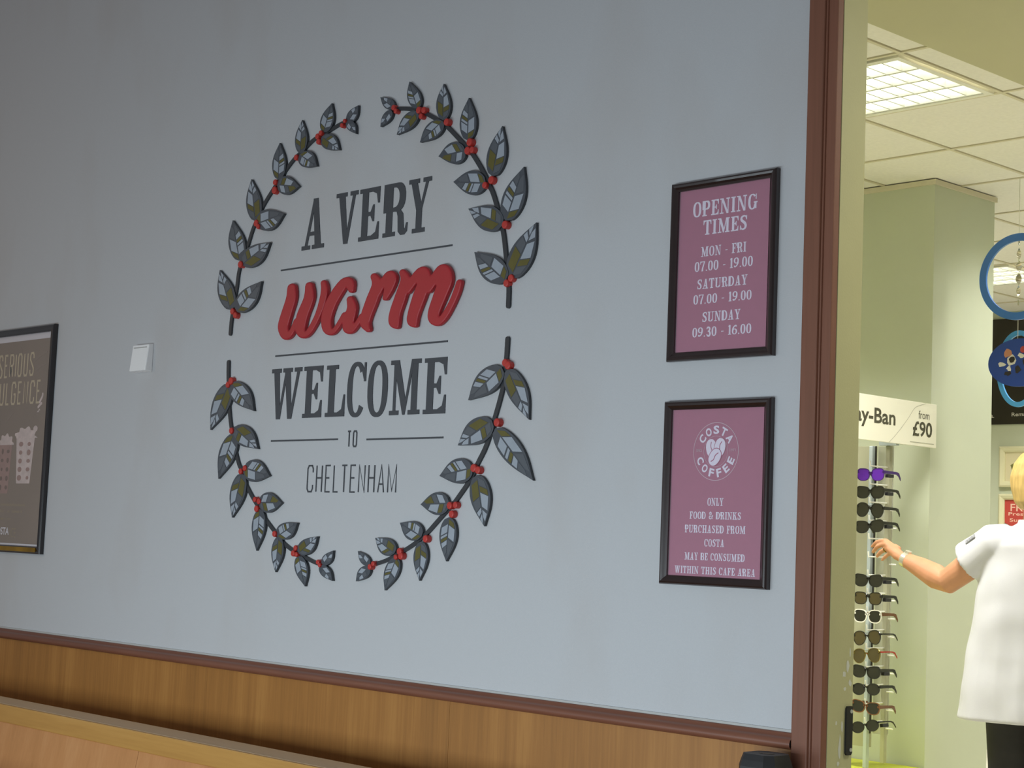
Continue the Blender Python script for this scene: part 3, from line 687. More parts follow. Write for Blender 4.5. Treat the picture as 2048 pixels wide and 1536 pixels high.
for ch, strokes in WARM.items():
    mb = MB()
    for k, s in enumerate(strokes):      # a round brush tip dragged along the stroke
        for x, z, q in catmull([(x/1000, z/1000, q/1000) for x, z, q in s], 12):
            mb.prism([ellipse(x, z, q*WARM_NIB, q, 20)], -.0015, -.0165, back=True)
    remesh(mb.build('letter', 'warm_red', r, origin=(strokes[0][0][0]/1000, 0, strokes[0][0][1]/1000)), .0028, 3)
RULE_LABEL = ['thin grey rule under the words A VERY', 'thin grey rule between warm and WELCOME', 'short thin grey rule left of the word TO', 'short thin grey rule right of the word TO']
for (a, b, z), lb in zip(RULES, RULE_LABEL):
    tag(MB().box(a/1000, b/1000, -.0015, 0, z/1000-.0026, z/1000+.0026).build('wall_rule', 'mural_grey', origin=((a+b)/2000, 0, z/1000)), lb, 'lettering', 'grey rules of the mural')

# ================================================================== FRAMED SIGNS
PROFILE = [(0, 0), (0, -.014), (.003, -.0185), (.007, -.020), (.012, -.0185), (.017, -.015), (.022, -.0125), (.022, -.006)]
def framed_sign(x0, x1, z0, z1, label, lines):
    r = tag(empty('framed_sign', ((x0+x1)/2, 0, z0)), label, 'sign', 'framed mauve signs beside the door post')
    f = MB(); mitred_frame(f, x0, x1, z0, z1, PROFILE).build('frame', 'frame_wood', r, recalc=True, origin=((x0+x1)/2, 0, z0))
    MB().box(x0+.02, x1-.02, -.006, -.001, z0+.02, z1-.02).build('paper', 'sign_mauve', r, origin=((x0+x1)/2, 0, (z0+z1)/2))
    for t, a, b, zb, cap in lines:
        mb = MB(); slab_line(mb, t, a/1000, b/1000, zb/1000, cap/1000, -.0062, -.0064)
        mb.build('text_line', 'sign_print', r, origin=((a+b)/2000, 0, zb/1000))
    MB().box(x0+.02, x1-.02, -.0085, -.0075, z0+.02, z1-.02).build('glazing', 'glazing', r, origin=((x0+x1)/2, 0, (z0+z1)/2))
    return r
framed_sign(-2.919, -2.582, 1.730, 2.188, 'framed mauve sign listing OPENING TIMES above the coffee logo sign', SIGN_HOURS)
s2 = framed_sign(-2.919, -2.580, 1.171, 1.629, 'framed mauve sign with round coffee bean logo below the opening times', SIGN_RULES)
def logo(r):
    cx, cz, R_ = -2.754, 1.5015, .0722; y = -.0064
    root = empty('logo', (cx, y, cz)); root.parent = r; root.location = Vector((cx, y, cz)) - ORIGIN[r.name]
    def ring(rad, th, name): MB().prism([ellipse(cx, cz, rad, rad, 64), ellipse(cx, cz, rad-th, rad-th, 64)], y, y-.0002).build(name, 'sign_print_dim', root, origin=(cx, y, cz))
    ring(R_, .0018, 'outer_ring'); ring(.0385, .0009, 'inner_ring')
    def arc_word(word, rad, mid, step, h, w_, flip):
        n = len(word)
        for i, ch in enumerate(word):
            a = mid + (i-(n-1)/2)*step*(1 if flip else -1)
            ar = math.radians(a); rot = ar-math.pi/2 if not flip else ar+math.pi/2
            ox, oz = cx+rad*math.cos(ar), cz+rad*math.sin(ar)
            mb = MB(); ww = w_*(.9 if ch in 'FE' else 1.0)
            def place(u, v):
                a_, b_ = (u-.5)*ww, (v-.5)*h
                return (ox+a_*math.cos(rot)-b_*math.sin(rot), y-.0002, oz+a_*math.sin(rot)+b_*math.cos(rot))
            put_sans(mb, ch, place, .035); mb.build('logo_letter', 'sign_print', root, origin=(ox, y, oz))
    arc_word('COSTA', .0535, 90, 27, .021, .0185, False)
    arc_word('COFFEE', .0535, 270, 26, .021, .0175, True)
    for word, dx in (('SINCE', -.0535), ('1971', .0535)):
        mb = MB(); put_sans(mb, word, lambda u, v: (cx+dx+(u-.5)*.018, y-.0002, cz+.003+(v-.5)*.007)); mb.build('logo_word', 'sign_print_dim', root, origin=(cx+dx, y, cz))
    for bx, bz, ang, k in ((-.014, .008, 12, 0), (.013, .010, -14, 1), (-.002, -.014, -38, 2)):
        a = math.radians(ang); ca, sa = math.cos(a), math.sin(a)
        tr = lambda u, v: (cx+bx+u*ca-v*sa, cz+bz+u*sa+v*ca)
        yy = y-.0003-.0004*k
        mb = MB(); mb.prism([[tr(*q) for q in ellipse(0, 0, .0185, .0245, 28, 2.2)]], y, yy-.0001, 1)
        mb.prism([[tr(*q) for q in ellipse(0, 0, .0168, .0228, 28, 2.2)]], y, yy-.0003, 0)
        mb.prism([[tr(*q) for q in ribbon(catmull([(-.003, -.016), (.001, -.007), (-.001, .005), (.003, .016)], 5), [.0003]+[.0011]*14+[.0003])]], y, yy-.0005, 1)
        mb.build('coffee_bean', ['sign_print', 'sign_mauve'], root, origin=(cx+bx, y, cz+bz))
logo(s2)

# ================================================================== POSTER AT THE LEFT
def poster():
    x0, x1, z0, z1 = -6.735, -6.092, 1.143, 2.036
    r = tag(empty('framed_poster', ((x0+x1)/2, 0, z0)), 'tall brown drinks poster in a black frame at the left edge', 'poster')
    prof = [(0, 0), (0, -.016), (.004, -.020), (.010, -.020), (.013, -.017), (.022, -.019), (.028, -.016), (.028, -.006)]
    MB_ = MB(); mitred_frame(MB_, x0, x1, z0, z1, prof).build('frame', 'poster_frame', r, recalc=True, origin=((x0+x1)/2, 0, z0))
    y = -.006
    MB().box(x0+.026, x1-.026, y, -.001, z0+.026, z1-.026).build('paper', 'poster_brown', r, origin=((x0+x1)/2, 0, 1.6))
    pr = lambda name, cs, m, lift=.0004: MB().prism(cs, y, y-lift).build(name, m, r, origin=(sum(p[0] for p in cs[0])/len(cs[0]), y, sum(p[1] for p in cs[0])/len(cs[0])))
    rc = lambda a, b, c_, d: [[(a, c_), (b, c_), (b, d), (a, d)]]
    pr('border_strip', rc(x0+.028, x1-.035, 1.985, 2.008), 'poster_white'); pr('border_strip', rc(x0+.028, x1-.04, 1.170, 1.179), 'poster_white')
    pr('bevel_glint', rc(x0+.012, x1-.030, 1.1495, 1.167), 'glint_gold', .0155)  # raised gold strip standing in for the glint on the frame bevel
    for word, a, b, zb, zt in (('SERIOUS', -6.552, -6.256, 1.840, 1.936), ('INDULGENCE', -6.655, -6.190, 1.729, 1.823)):
        for ch, p, q in thin_layout(word, a, b, .4):
            mb = MB(); thin_letter(mb, ch, p, q, zb, zt, .0085, y, y-.0006); mb.build('print_letter', 'poster_gold', r, origin=((p+q)/2, y, zb))
    # tall glasses of layered iced drinks, cream on top
    for k, (xc, zb, zt, w, m1) in enumerate(((-6.60, 1.40, 1.60, .085, 'poster_choc'), (-6.445, 1.375, 1.575, .105, 'poster_choc'), (-6.285, 1.415, 1.60, .150, 'poster_pink'))):
        g = empty('printed_drink', (xc, y, zb)); g.parent = r; g.location = Vector((xc, y, zb)) - ORIGIN[r.name]
        gl = [(xc-w*.36, zb), (xc+w*.36, zb), (xc+w*.5, zt), (xc-w*.5, zt)]
        MB().prism([gl], y, y-.0005).build('glass', 'poster_cream' if k == 2 else 'poster_pink', g, origin=(xc, y, zb))
        rnd = random.Random(k)
        for i in range(5):
            for sx in (-.22, .22):
                cz = zb+(zt-zb)*(.12+.18*i); rx = w*rnd.uniform(.07, .12)
                MB().prism([ellipse(xc+sx*w, cz, rx, .010*rnd.uniform(.7, 1.2), 10)], y, y-.0008).build('ice_blob', m1, g, origin=(xc, y, cz))
        top = []
        for i in range(22):
            a = math.pi*i/21; rr = 1+.14*math.sin(9*a+k)
            top.append((xc+w*.58*rr*math.cos(a), zt-.006+.042*rr*math.sin(a)))
        MB().prism([top], y, y-.0009).build('cream_top', 'poster_cream' if k else 'poster_choc', g, origin=(xc, y, zt))
        if k == 2:
            MB().prism([ellipse(xc+.076, zt+.030, .017, .012, 12)], y, y-.0011).build('cream_curl', 'poster_cream', g, origin=(xc, y, zt))
    for i, (xa, za, xb, zb_) in enumerate(((-6.40, 1.965, -6.36, 1.935), (-6.25, 1.90, -6.16, 1.93), (-6.24, 1.86, -6.16, 1.885), (-6.19, 1.735, -6.17, 1.765), (-6.20, 1.715, -6.175, 1.728), (-6.205, 1.69, -6.19, 1.70), (-6.46, 1.66, -6.40, 1.70))):
        mid_ = ((xa+xb)/2+.008, (za+zb_)/2+.006)
        pr('light_streak', [ribbon(catmull([(xa, za), mid_, (xb, zb_)], 5), .0035 if i not in (3, 4, 5) else .0055, True)], 'poster_steam' if i not in (3, 4, 5) else 'poster_cream')
    for za, zb_, xe in ((1.324, 1.339, -6.25), (1.298, 1.312, -6.276), (1.268, 1.282, -6.361)):
        n = 30; a = x0+(x1-xe)
        mb = MB(); w = (xe-a)/n; rnd = random.Random(int(za*1000))
        for i in range(n):
            if rnd.random() < .82: mb.prism([[(a+i*w, za+.002), (a+i*w+w*.7, za+.002), (a+i*w+w*.7, za+.002+.009*rnd.choice((.7, 1))), (a+i*w, za+.011)]], y, y-.0003)
        o = mb.build('small_print', 'poster_text_dim', r, origin=((a+xe)/2, y, za)); o['kind'] = 'stuff'
    mb = MB(); put_sans(mb, 'COSTA', lambda u, v: (-6.50+u*.128, y-.0006, 1.211+v*.030), .02); mb.build('print_word', 'poster_white', r, origin=(-6.43, y, 1.21))
    mb = MB(); put_sans(mb, 'ICE', lambda u, v: (-6.364+u*.05, y-.0006, 1.2015+v*.038)); mb.build('print_word', 'poster_text_dim', r, origin=(-6.34, y, 1.2))
    MB().box(x0+.026, x1-.026, -.0095, -.0085, z0+.026, z1-.026).build('glazing', 'glazing', r, origin=((x0+x1)/2, 0, 1.6))
poster()

# ================================================================== SENSOR BOX, STRIKE PLATE, BARRIER POST, BENCH
def sensor():
    r = tag(empty('wall_sensor', (-5.44, 0, 1.815)), 'small white wedge shaped sensor box on the wall left of the wreath', 'sensor')
    x0, x1, z0, z1 = -5.497, -5.388, 1.817, 1.920
    mb = MB(); v = []
    for x in (x0, x1): v += [(x, 0, z0), (x, -.030, z0+.004), (x, -.020, z1-.004), (x, 0, z1)]
    mb.add(v, [(0, 1, 2, 3), (7, 6, 5, 4), (0, 4, 5, 1), (1, 5, 6, 2), (2, 6, 7, 3), (3, 7, 4, 0)])
    mb.build('housing', 'white_plastic', r, bevel=.003, origin=(-5.44, 0, z0))
    MB().box(x0+.012, x1-.012, -.0235, -.0215, z1-.016, z1-.013).build('seam', 'white_vent', r, origin=(-5.44, 0, z1))
sensor()
def strike():
    x = POST_R+.001
    r = tag(empty('strike_plate', (x, .09, .8)), 'black metal strike plate screwed to the pale green door reveal', 'door fitting')
    pts = [(.074, .805), (.078, .800), (.094, .800), (.098, .805), (.098, .907), (.094, .912), (.078, .912), (.074, .907)]
    mb = MB(); n = 8
    mb.add([(x+.005, a, b) for a, b in pts]+[(x, a, b) for a, b in pts], [tuple(range(n))]+[(i, i+n, (i+1) % n+n, (i+1) % n) for i in range(n)])
    mb.build('plate', 'black_metal', r, recalc=True, origin=(x, .09, .8))
    for z in (.812, .900):
        MB().tube([(x+.004, .0915, z), (x+.0065, .0915, z)], .0045, 12).build('screw', 'screw_white', r, origin=(x, .0915, z))
strike()
def barrier_post():
    cx, cy = -2.500, -.100; h = .803; a = .052
    r = tag(empty('barrier_post', (cx, cy, 0)), 'black square barrier post with chamfered top in front of the door post', 'barrier post')
    b = a*.62; oct_ = [(a, b), (b, a), (-b, a), (-a, b), (-a, -b), (-b, -a), (b, -a), (a, -b)]
    def stack(levels, name, m):
        mb = MB(); v = []
        for k, z in levels: v += [(cx+x*k, cy+y*k, z) for x, y in oct_]
        f = [(i*8+j, i*8+(j+1) % 8, (i+1)*8+(j+1) % 8, (i+1)*8+j) for i in range(len(levels)-1) for j in range(8)]
        f += [tuple(range(8))[::-1], tuple((len(levels)-1)*8+j for j in range(8))]
        mb.add(v, f).build(name, m, r, origin=(cx, cy, levels[0][1]))
    stack([(.94, .02), (.94, .74)], 'shaft', 'black_rubber'); stack([(1, .74), (1, .775), (.93, .789), (.84, h)], 'cap', 'black_rubber')
    stack([(1.5, 0), (1.5, .012), (1.0, .02)], 'foot', 'black_rubber')
    mb = MB(); mb.add([(cx+.006+x, cy-.005+y, h+.0006) for x, y in ellipse(0, 0, .022, .010, 12)], [tuple(range(12))]); mb.build('worn_patch', 'dust_brown', r, origin=(cx, cy, h))
barrier_post()
def bench():
    x0, x1 = -8.2, -2.95
    yb, zt = -.20, .622
    r = tag(empty('banquette_bench', (-5.5, -.4, 0)), 'light oak banquette bench back standing in front of the panelled wall', 'bench')
    MB().box(x0, x1, yb-.118, yb, zt-.02, zt).build('top_cap', 'oak_bench_top_lit', r, bevel=.002, origin=(-5.5, yb, zt))
    MB().box(x0, x1, yb-.130, yb-.116, zt-.062, zt-.001).build('front_edge', 'oak_bench_edge', r, bevel=.003, origin=(-5.5, yb, zt))
    xs = [x0, -7.2, -6.0, -4.8, -3.6, x1]
    for a, b in zip(xs, xs[1:]):
        mb = MB(); v = []
        for x in (a+.001, b-.001): v += [(x, yb-.02, .05), (x, yb-.165, .33), (x, yb-.124, zt-.062), (x, yb-.02, zt-.02)]
        mb.add(v, [(0, 1, 2, 3), (7, 6, 5, 4), (0, 4, 5, 1), (1, 5, 6, 2), (2, 6, 7, 3), (3, 7, 4, 0)])
        mb.build('back_panel', 'oak_bench', r, recalc=True, origin=((a+b)/2, yb, .3))
    MB().box(x0, x1, yb-.60, yb-.12, .36, .40).build('seat', 'oak_bench_edge', r, bevel=.006, origin=(-5.5, yb, .38))
    MB().box(x0, x1, yb-.55, yb-.10, 0, .36).build('base', 'oak_bench', r, origin=(-5.5, yb, 0))
bench()

# ================================================================== SHOP: RACK, SUNGLASSES, PRICE SIGN
def rack():
    r = tag(empty('sunglasses_rack', (-4.42, 3.1, .34)), 'clear and grey sunglasses display rack on the yellow green plinth', 'display rack')
    z0, z1 = .36, 1.755
    MB().box(-4.76, -4.474, 3.135, 3.15, .44, z1).build('backing_panel', 'panel_grey', r, origin=(-4.6, 3.14, z0))
    MB().box(-4.492, -4.473, 3.112, 3.135, z0-.01, z1).build('rail', 'rail_metal', r, bevel=.003, origin=(-4.48, 3.12, z0))
    MB().box(-4.472, -4.4685, 3.130, 3.138, .50, z1).build('rail_gap_shade', 'rail_dark', r, origin=(-4.47, 3.12, z0))  # solid dark strip standing in for the shadow beside the rail
    MB().box(-4.466, -4.388, 3.146, 3.152, .50, z1).build('acrylic_panel', 'acrylic', r, origin=(-4.43, 3.15, z0))
    MB().box(-4.408, -4.386, 3.118, 3.140, z0+.02, z1).build('rail', 'panel_grey', r, bevel=.003, origin=(-4.4, 3.13, z0))
    for k in range(15):
        z = .53 + .0785*k
        MB().tube([(-4.386, 3.13, z), (-4.352, 3.13, z)], .0034, 8).build('peg', 'peg_clear', r, origin=(-4.37, 3.13, z))
        MB().tube([(-4.398, 3.118, z+.03), (-4.398, 2.992, z+.03), (-4.398, 2.988, z+.052)], .0032, 8).build('nose_hook', 'peg_clear', r, origin=(-4.4, 3.0, z))
rack()
p = MB().box(-6.0, -4.05, 2.55, 3.42, 0, .345).build('display_plinth', 'plinth_paint', bevel=.006, origin=(-5, 3, 0)); tag(p, 'low yellow green display plinth under the sunglasses rack', 'plinth')

def outline(style, n=26):
    """right lens outline, centred; half width about .026"""
    out = []
    for i in range(n):
        a = 2*math.pi*i/n; c, s = math.cos(a), math.sin(a)
        if style == 'round': x, z = .025*c, .023*s
        elif style == 'oval': x, z = .028*c, .020*s
        elif style == 'aviator':
            x = .028*math.copysign(abs(c)**.85, c); z = .024*math.copysign(abs(s)**.9, s)
            if s < 0: x = x*(1-.22*-s)+.003*s*-1; z *= 1.12
        elif style == 'cat':
            x = .029*math.copysign(abs(c)**.75, c); z = .020*math.copysign(abs(s)**.8, s)
            z += .006*max(0, c)*max(0, s+.3); x *= 1-.16*max(0, -s)
        else:
            x = .028*math.copysign(abs(c)**.68, c); z = .0215*math.copysign(abs(s)**.7, s)
            x *= 1-.15*max(0, -s); z += .003*max(0, c)*max(0, s)
        out.append((x, z))
    return out
def glasses(x, y, z, style, frame, lens, temple, label, tilt=0.0, rim=.0042, tagged=False):
    r = tag(empty('sunglasses', (x, y, z)), label, 'sunglasses', 'sunglasses hanging on the display rack')
    ol = [(a*1.08, b*1.14) for a, b in outline(style)]; off = .0375
    f = MB()
    for sgn in (-1, 1):
        lens_o = [(x+sgn*(off+px), z+pz) for px, pz in ol]
        if sgn < 0: lens_o = lens_o[::-1]
        cx, cz = x+sgn*off, z
        big = []
        for px, pz in lens_o:
            d = math.hypot(px-cx, pz-cz); k = (d+rim)/d; big.append((cx+(px-cx)*k, cz+(pz-cz)*k))
        f.prism([big, lens_o], y+.004, y, 0, back=True)
        MB().prism([lens_o], y+.0025, y+.0015, 0, back=True).build('lens', lens, r, origin=(cx, y, cz))
        # hinge end piece and temple with a drooping ear tip
        hx = x+sgn*(off+.031); hz = z+.011
        f.box(min(hx, hx-sgn*.008), max(hx, hx-sgn*.008), y, y+.008, hz-.004, hz+.004)
        t = MB(); h = .0074 if rim > .0029 else .0036; L = .120; v = []
        path = [(0, 0), (.055, 0), (.090, -.001), (.106, -.007), (L, -.026)]
        hs = [h, h*.8, h*.8, h*1.15, h*.8]
        for (dy, dz), q in zip(path, hs):
            v += [(hx-.0016, y+.006+dy, hz+dz-q), (hx+.0016, y+.006+dy, hz+dz-q), (hx+.0016, y+.006+dy, hz+dz+q), (hx-.0016, y+.006+dy, hz+dz+q)]
        fc = [(a*4+i, a*4+(i+1) % 4, (a+1)*4+(i+1) % 4, (a+1)*4+i) for a in range(4) for i in range(4)] + [(3, 2, 1, 0), (16, 17, 18, 19)]
        to = t.add(v, fc).build('temple', temple, r, recalc=True, origin=(hx, y, hz))
        if tagged and sgn > 0:
            MB().box(hx-.014, hx+.003, y+.030, y+.072, hz-.022, hz-.007).build('security_tag', 'black_rubber', to, bevel=.001, origin=(hx, y+.05, hz-.015))
    br = ribbon(catmull([(x-.012, z+.006), (x, z+.010), (x+.012, z+.006)], 4), max(.0018, rim*.75)); f.prism([br], y+.004, y, 0, back=True)
    if style == 'aviator': f.box(x-.014, x+.014, y, y+.002, z+.017, z+.019)
    f.build('frame_front', frame, r, origin=(x, y, z))
    r.rotation_euler = (0, tilt, 0)
    return r
GX, GY = -4.386, 2.975
for z, style, fr, le, te, lb, tilt, rim in [
    (1.620, 'wayfarer', 'glass_purple', 'lens_purple', 'glass_purple', 'purple mirrored sunglasses at the top of the rack', 0, .003),
    (1.543, 'cat', 'glass_black', 'lens_dark', 'glass_black', 'black cat eye sunglasses just below the purple pair', 0, .0042),
    (1.468, 'aviator', 'glass_black', 'lens_dark', 'glass_black', 'black aviator sunglasses third from the top of the rack', .05, .003),
    (1.396, 'cat', 'glass_black', 'lens_dark', 'glass_black', 'black sunglasses just above the reaching hand', -.08, .0042),
    (1.164, 'cat', 'glass_black', 'lens_dark', 'glass_black', 'black sunglasses just below the empty rack slots', 0, .0045),
    (1.088, 'wayfarer', 'glass_black', 'lens_brown', 'glass_black', 'dark square sunglasses just above the white pair', 0, .003),
    (1.012, 'wayfarer', 'glass_white', 'lens_dark', 'glass_brown', 'white framed sunglasses with dark lenses on the rack', 0, .0044),
    (.922, 'aviator', 'glass_black', 'lens_brown', 'glass_black', 'brown tinted sunglasses just below the white pair', -.10, .0024),
    (.846, 'aviator', 'glass_gold', 'lens_brown', 'glass_red', 'gold rimmed brown sunglasses with red arms', -.10, .0024),
    (.775, 'cat', 'glass_black', 'lens_dark', 'glass_black', 'black wide sunglasses below the red armed pair', 0, .0042),
    (.702, 'oval', 'glass_black', 'lens_dark', 'glass_black', 'slim black oval sunglasses third from the bottom of the rack', -.06, .003),
    (.625, 'cat', 'glass_brown', 'lens_dark', 'glass_brown', 'dark brown sunglasses second from the bottom of the rack', .06, .004),
    (.545, 'oval', 'glass_black', 'lens_dark', 'glass_black', 'small dark oval sunglasses at the bottom of the rack', -.2, .0024)]:
    glasses(GX, GY, z, style, fr, le, te, lb, tilt, rim, z in (1.620, 1.543, 1.396, 1.164, 1.088, .775, .545))

def price_sign():
    X, y0, y1, z0, z1 = -4.332, 2.60, 3.395, 1.762, 1.957
    r = tag(empty('price_sign', (X, 3.1, z0)), 'white shelf sign with grey lettering and a ninety pound price', 'sign')
    MB().box(X-.012, X, y0, y1, z0, z1).build('board', 'sign_white', r, bevel=.001, origin=(X, 3.1, z0))
    xf = X+.0006
    def word(t, a, b, c_, d, w, m='sign_ink'):
        mb = MB(); put_sans(mb, t, lambda u, v: (xf, a+(b-a)*u, c_+(d-c_)*v), w); mb.build('lettering', m, r, origin=(xf, a, c_))
    word('Ray-Ban', 2.715, 3.075, 1.818, 1.905, .022)
    word('from', 3.252, 3.337, 1.884, 1.920, .0)
    word('£90', 3.208, 3.360, 1.804, 1.872, .022)
    pts = catmull([(3.03, z0+.001), (3.09, z0+.045), (3.17, z0+.115), (3.22, z0+.165), (3.27, z1-.012), (3.31, z1-.002)], 5)
    L = ribbon(pts, .0011); mb = MB()
    mb.add([(xf, a, b) for a, b in L], [(i, i+1, len(L)-2-i, len(L)-1-i) for i in range(len(L)//2-1)]); mb.build('swoosh_line', 'sign_line', r, origin=(xf, 3.1, z0))
    MB().box(X, xf+.0002, 3.19, 3.375, z0+.014, z0+.0175).build('small_print', 'sign_line', r, origin=(xf, 3.2, z0))
    MB().box(X-.03, X-.012, 3.30, 3.392, z0+.02, z1-.02).build('bracket', 'sign_white', r, origin=(X-.02, 3.4, z0))
    MB().box(X-.10, X-.012, 3.10, 3.125, 1.755, 1.775).build('bracket', 'rail_metal', r, origin=(X-.05, 3.1, 1.75))
price_sign()

# ================================================================== SHOP: HANGING BLUE RINGS
def mobile():
    cx, cy, cz = -4.053, 3.60, 2.543
    r = tag(empty('hanging_mobile', (cx, cy, 1.95)), 'hanging blue ring mobile with printed blue disc in the shop', 'hanging decoration')
    def ring(x, z, rx, rz, th, m, name, dy=0):
        MB().prism([ellipse(x, z, rx, rz, 72), ellipse(x, z, rx-th, rz-th, 72)], cy+dy+.006, cy+dy-.006, back=True).build(name, m, r, bevel=.0, recalc=True, origin=(x, cy, z))
    ring(cx, cz, .196, .196, .034, 'ring_blue', 'ring')
    ring(cx-.005, 2.13, .108, .172, .022, 'ring_light_blue', 'lower_ring', .02)
    MB().prism([ellipse(cx+.01, 2.155, .155, .108, 48)], cy+.004, cy-.004, back=True).build('disc', 'disc_blue', r, recalc=True, origin=(cx, cy, 2.15))
    rnd = random.Random(4)
    for k, (dx, dz, rx, rz, m) in enumerate([(-.055, .045, .022, .020, 'print_tan'), (-.038, .012, .022, .024, 'print_white'), (-.036, .014, .013, .015, 'print_black'), (-.085, -.005, .018, .010, 'print_white'), (-.048, -.028, .012, .012, 'print_white'), (-.055, -.045, .018, .010, 'print_black'), (-.005, -.032, .016, .016, 'print_black'), (.012, .03, .016, .012, 'print_white'), (.025, .055, .022, .016, 'print_red'), (.05, .0, .03, .03, 'print_black'), (.06, .03, .018, .016, 'print_tan')]):
        pts = [(x_+rnd.uniform(-.004, .004), z_+rnd.uniform(-.004, .004)) for x_, z_ in ellipse(cx+.01+dx, 2.155+dz, rx, rz, 9)]
        MB().prism([pts], cy-.004, cy-.0046-.0002*k).build('printed_patch', m, r, origin=(cx+dx, cy, 2.15+dz))
    MB().tube([(cx, cy, 2.995), (cx, cy, cz+.18)], .0012, 6).build('cord', 'nylon', r, origin=(cx, cy, 3))
    MB().tube([(cx, cy, cz-.18), (cx, cy, 2.26)], .0012, 6).build('cord', 'nylon', r, origin=(cx, cy, 2.3))
    mb = MB(); v = []; n = 30
    for i in range(n+1):
        a = i*.55; z = cz+.17-.30*i/n; w = .012*math.sin(math.pi*i/n)+.002
        v += [(cx+w*math.cos(a), cy+w*math.sin(a), z), (cx-w*math.cos(a), cy-w*math.sin(a), z)]
    mb.add(v, [(2*i, 2*i+1, 2*i+3, 2*i+2) for i in range(n)]); mb.build('twisted_tinsel', 'tinsel', r, origin=(cx, cy, cz))
mobile()

# ================================================================== SHOP: BACK WALL PICTURES
def back_wall():
    y = 7.34
    r = tag(empty('wall_poster', (-5.9, y, 2.22)), 'large black poster high on the far shop wall', 'poster')
    MB().box(-6.62, -5.35, y-.012, y, 2.222, 2.955).build('panel', 'poster_black', r, origin=(-6, y, 2.22))
    mb = MB(); put_sans(mb, 'Remai', lambda u, v: (-6.285+u*.12, y-.013, 2.275+v*.026), .01); mb.build('lettering', 'print_white', r, origin=(-6.2, y, 2.3))
    mb = MB(); put_sans(mb, 'a.', lambda u, v: (-6.45+u*.03, y-.013, 2.268+v*.022), .01); mb.build('lettering', 'print_white', r, origin=(-6.4, y, 2.3))
    prof = [(0, 0), (0, -.03), (.012, -.036), (.03, -.03), (.04, -.02), (.04, -.008)]
    prof = [(d, y+q) for d, q in prof]
    r = tag(empty('picture_frame', (-6.1, y, 1.79)), 'cream framed picture on the far shop wall under the black poster', 'picture')
    f = MB(); mitred_frame(f, -6.368, -5.80, 1.79, 2.068, prof).build('frame', 'frame_cream', r, recalc=True, origin=(-6.1, y, 1.79))
    MB().box(-6.33, -5.84, y-.010, y-.002, 1.828, 2.03).build('paper', 'paper_cream', r, origin=(-6.1, y, 1.9))
    MB().prism([[(-6.29, 1.94), (-6.26, 1.955), (-6.21, 1.955), (-6.20, 1.99), (-6.16, 2.0), (-6.13, 1.96), (-6.08, 1.955), (-6.08, 1.86), (-6.27, 1.855), (-6.275, 1.90)]], y-.010, y-.0112).build('printed_shape', 'print_green', r, origin=(-6.2, y, 1.9))
    MB().prism([ellipse(-6.17, 1.975, .035, .03, 14)], y-.010, y-.0118).build('printed_shape', 'print_olive', r, origin=(-6.17, y, 1.97))
    r = tag(empty('offer_poster', (-6.1, y, 1.2)), 'red and blue offer poster behind the person in white', 'poster')
    f = MB(); mitred_frame(f, -6.368, -5.80, 1.10, 1.742, prof).build('frame', 'frame_cream', r, recalc=True, origin=(-6.1, y, 1.1))
    MB().box(-6.33, -5.84, y-.009, y-.002, 1.14, 1.705).build('paper', 'poster_blue_grey', r, origin=(-6.1, y, 1.4))
    MB().prism([[(-6.33, 1.705), (-6.33, 1.545)] + [(-6.33+.07*k, 1.545-.075*math.sin(math.pi*min(1, k/7.0)*.9)) for k in range(1, 7)] + [(-5.84, 1.50), (-5.84, 1.705)]], y-.009, y-.010).build('red_print', 'poster_red', r, origin=(-6.1, y, 1.6))
    for t, a, b, c_, d in (('FREE', -6.285, -6.10, 1.625, 1.675), ('Prescription', -6.30, -5.98, 1.588, 1.618), ('Sunglasses', -6.29, -6.02, 1.546, 1.577)):
        mb = MB(); put_sans(mb, t, lambda u, v: (a+(b-a)*u, y-.0104, c_+(d-c_)*v), .01); mb.build('lettering', 'poster_red_text', r, origin=(a, y, c_))
back_wall()

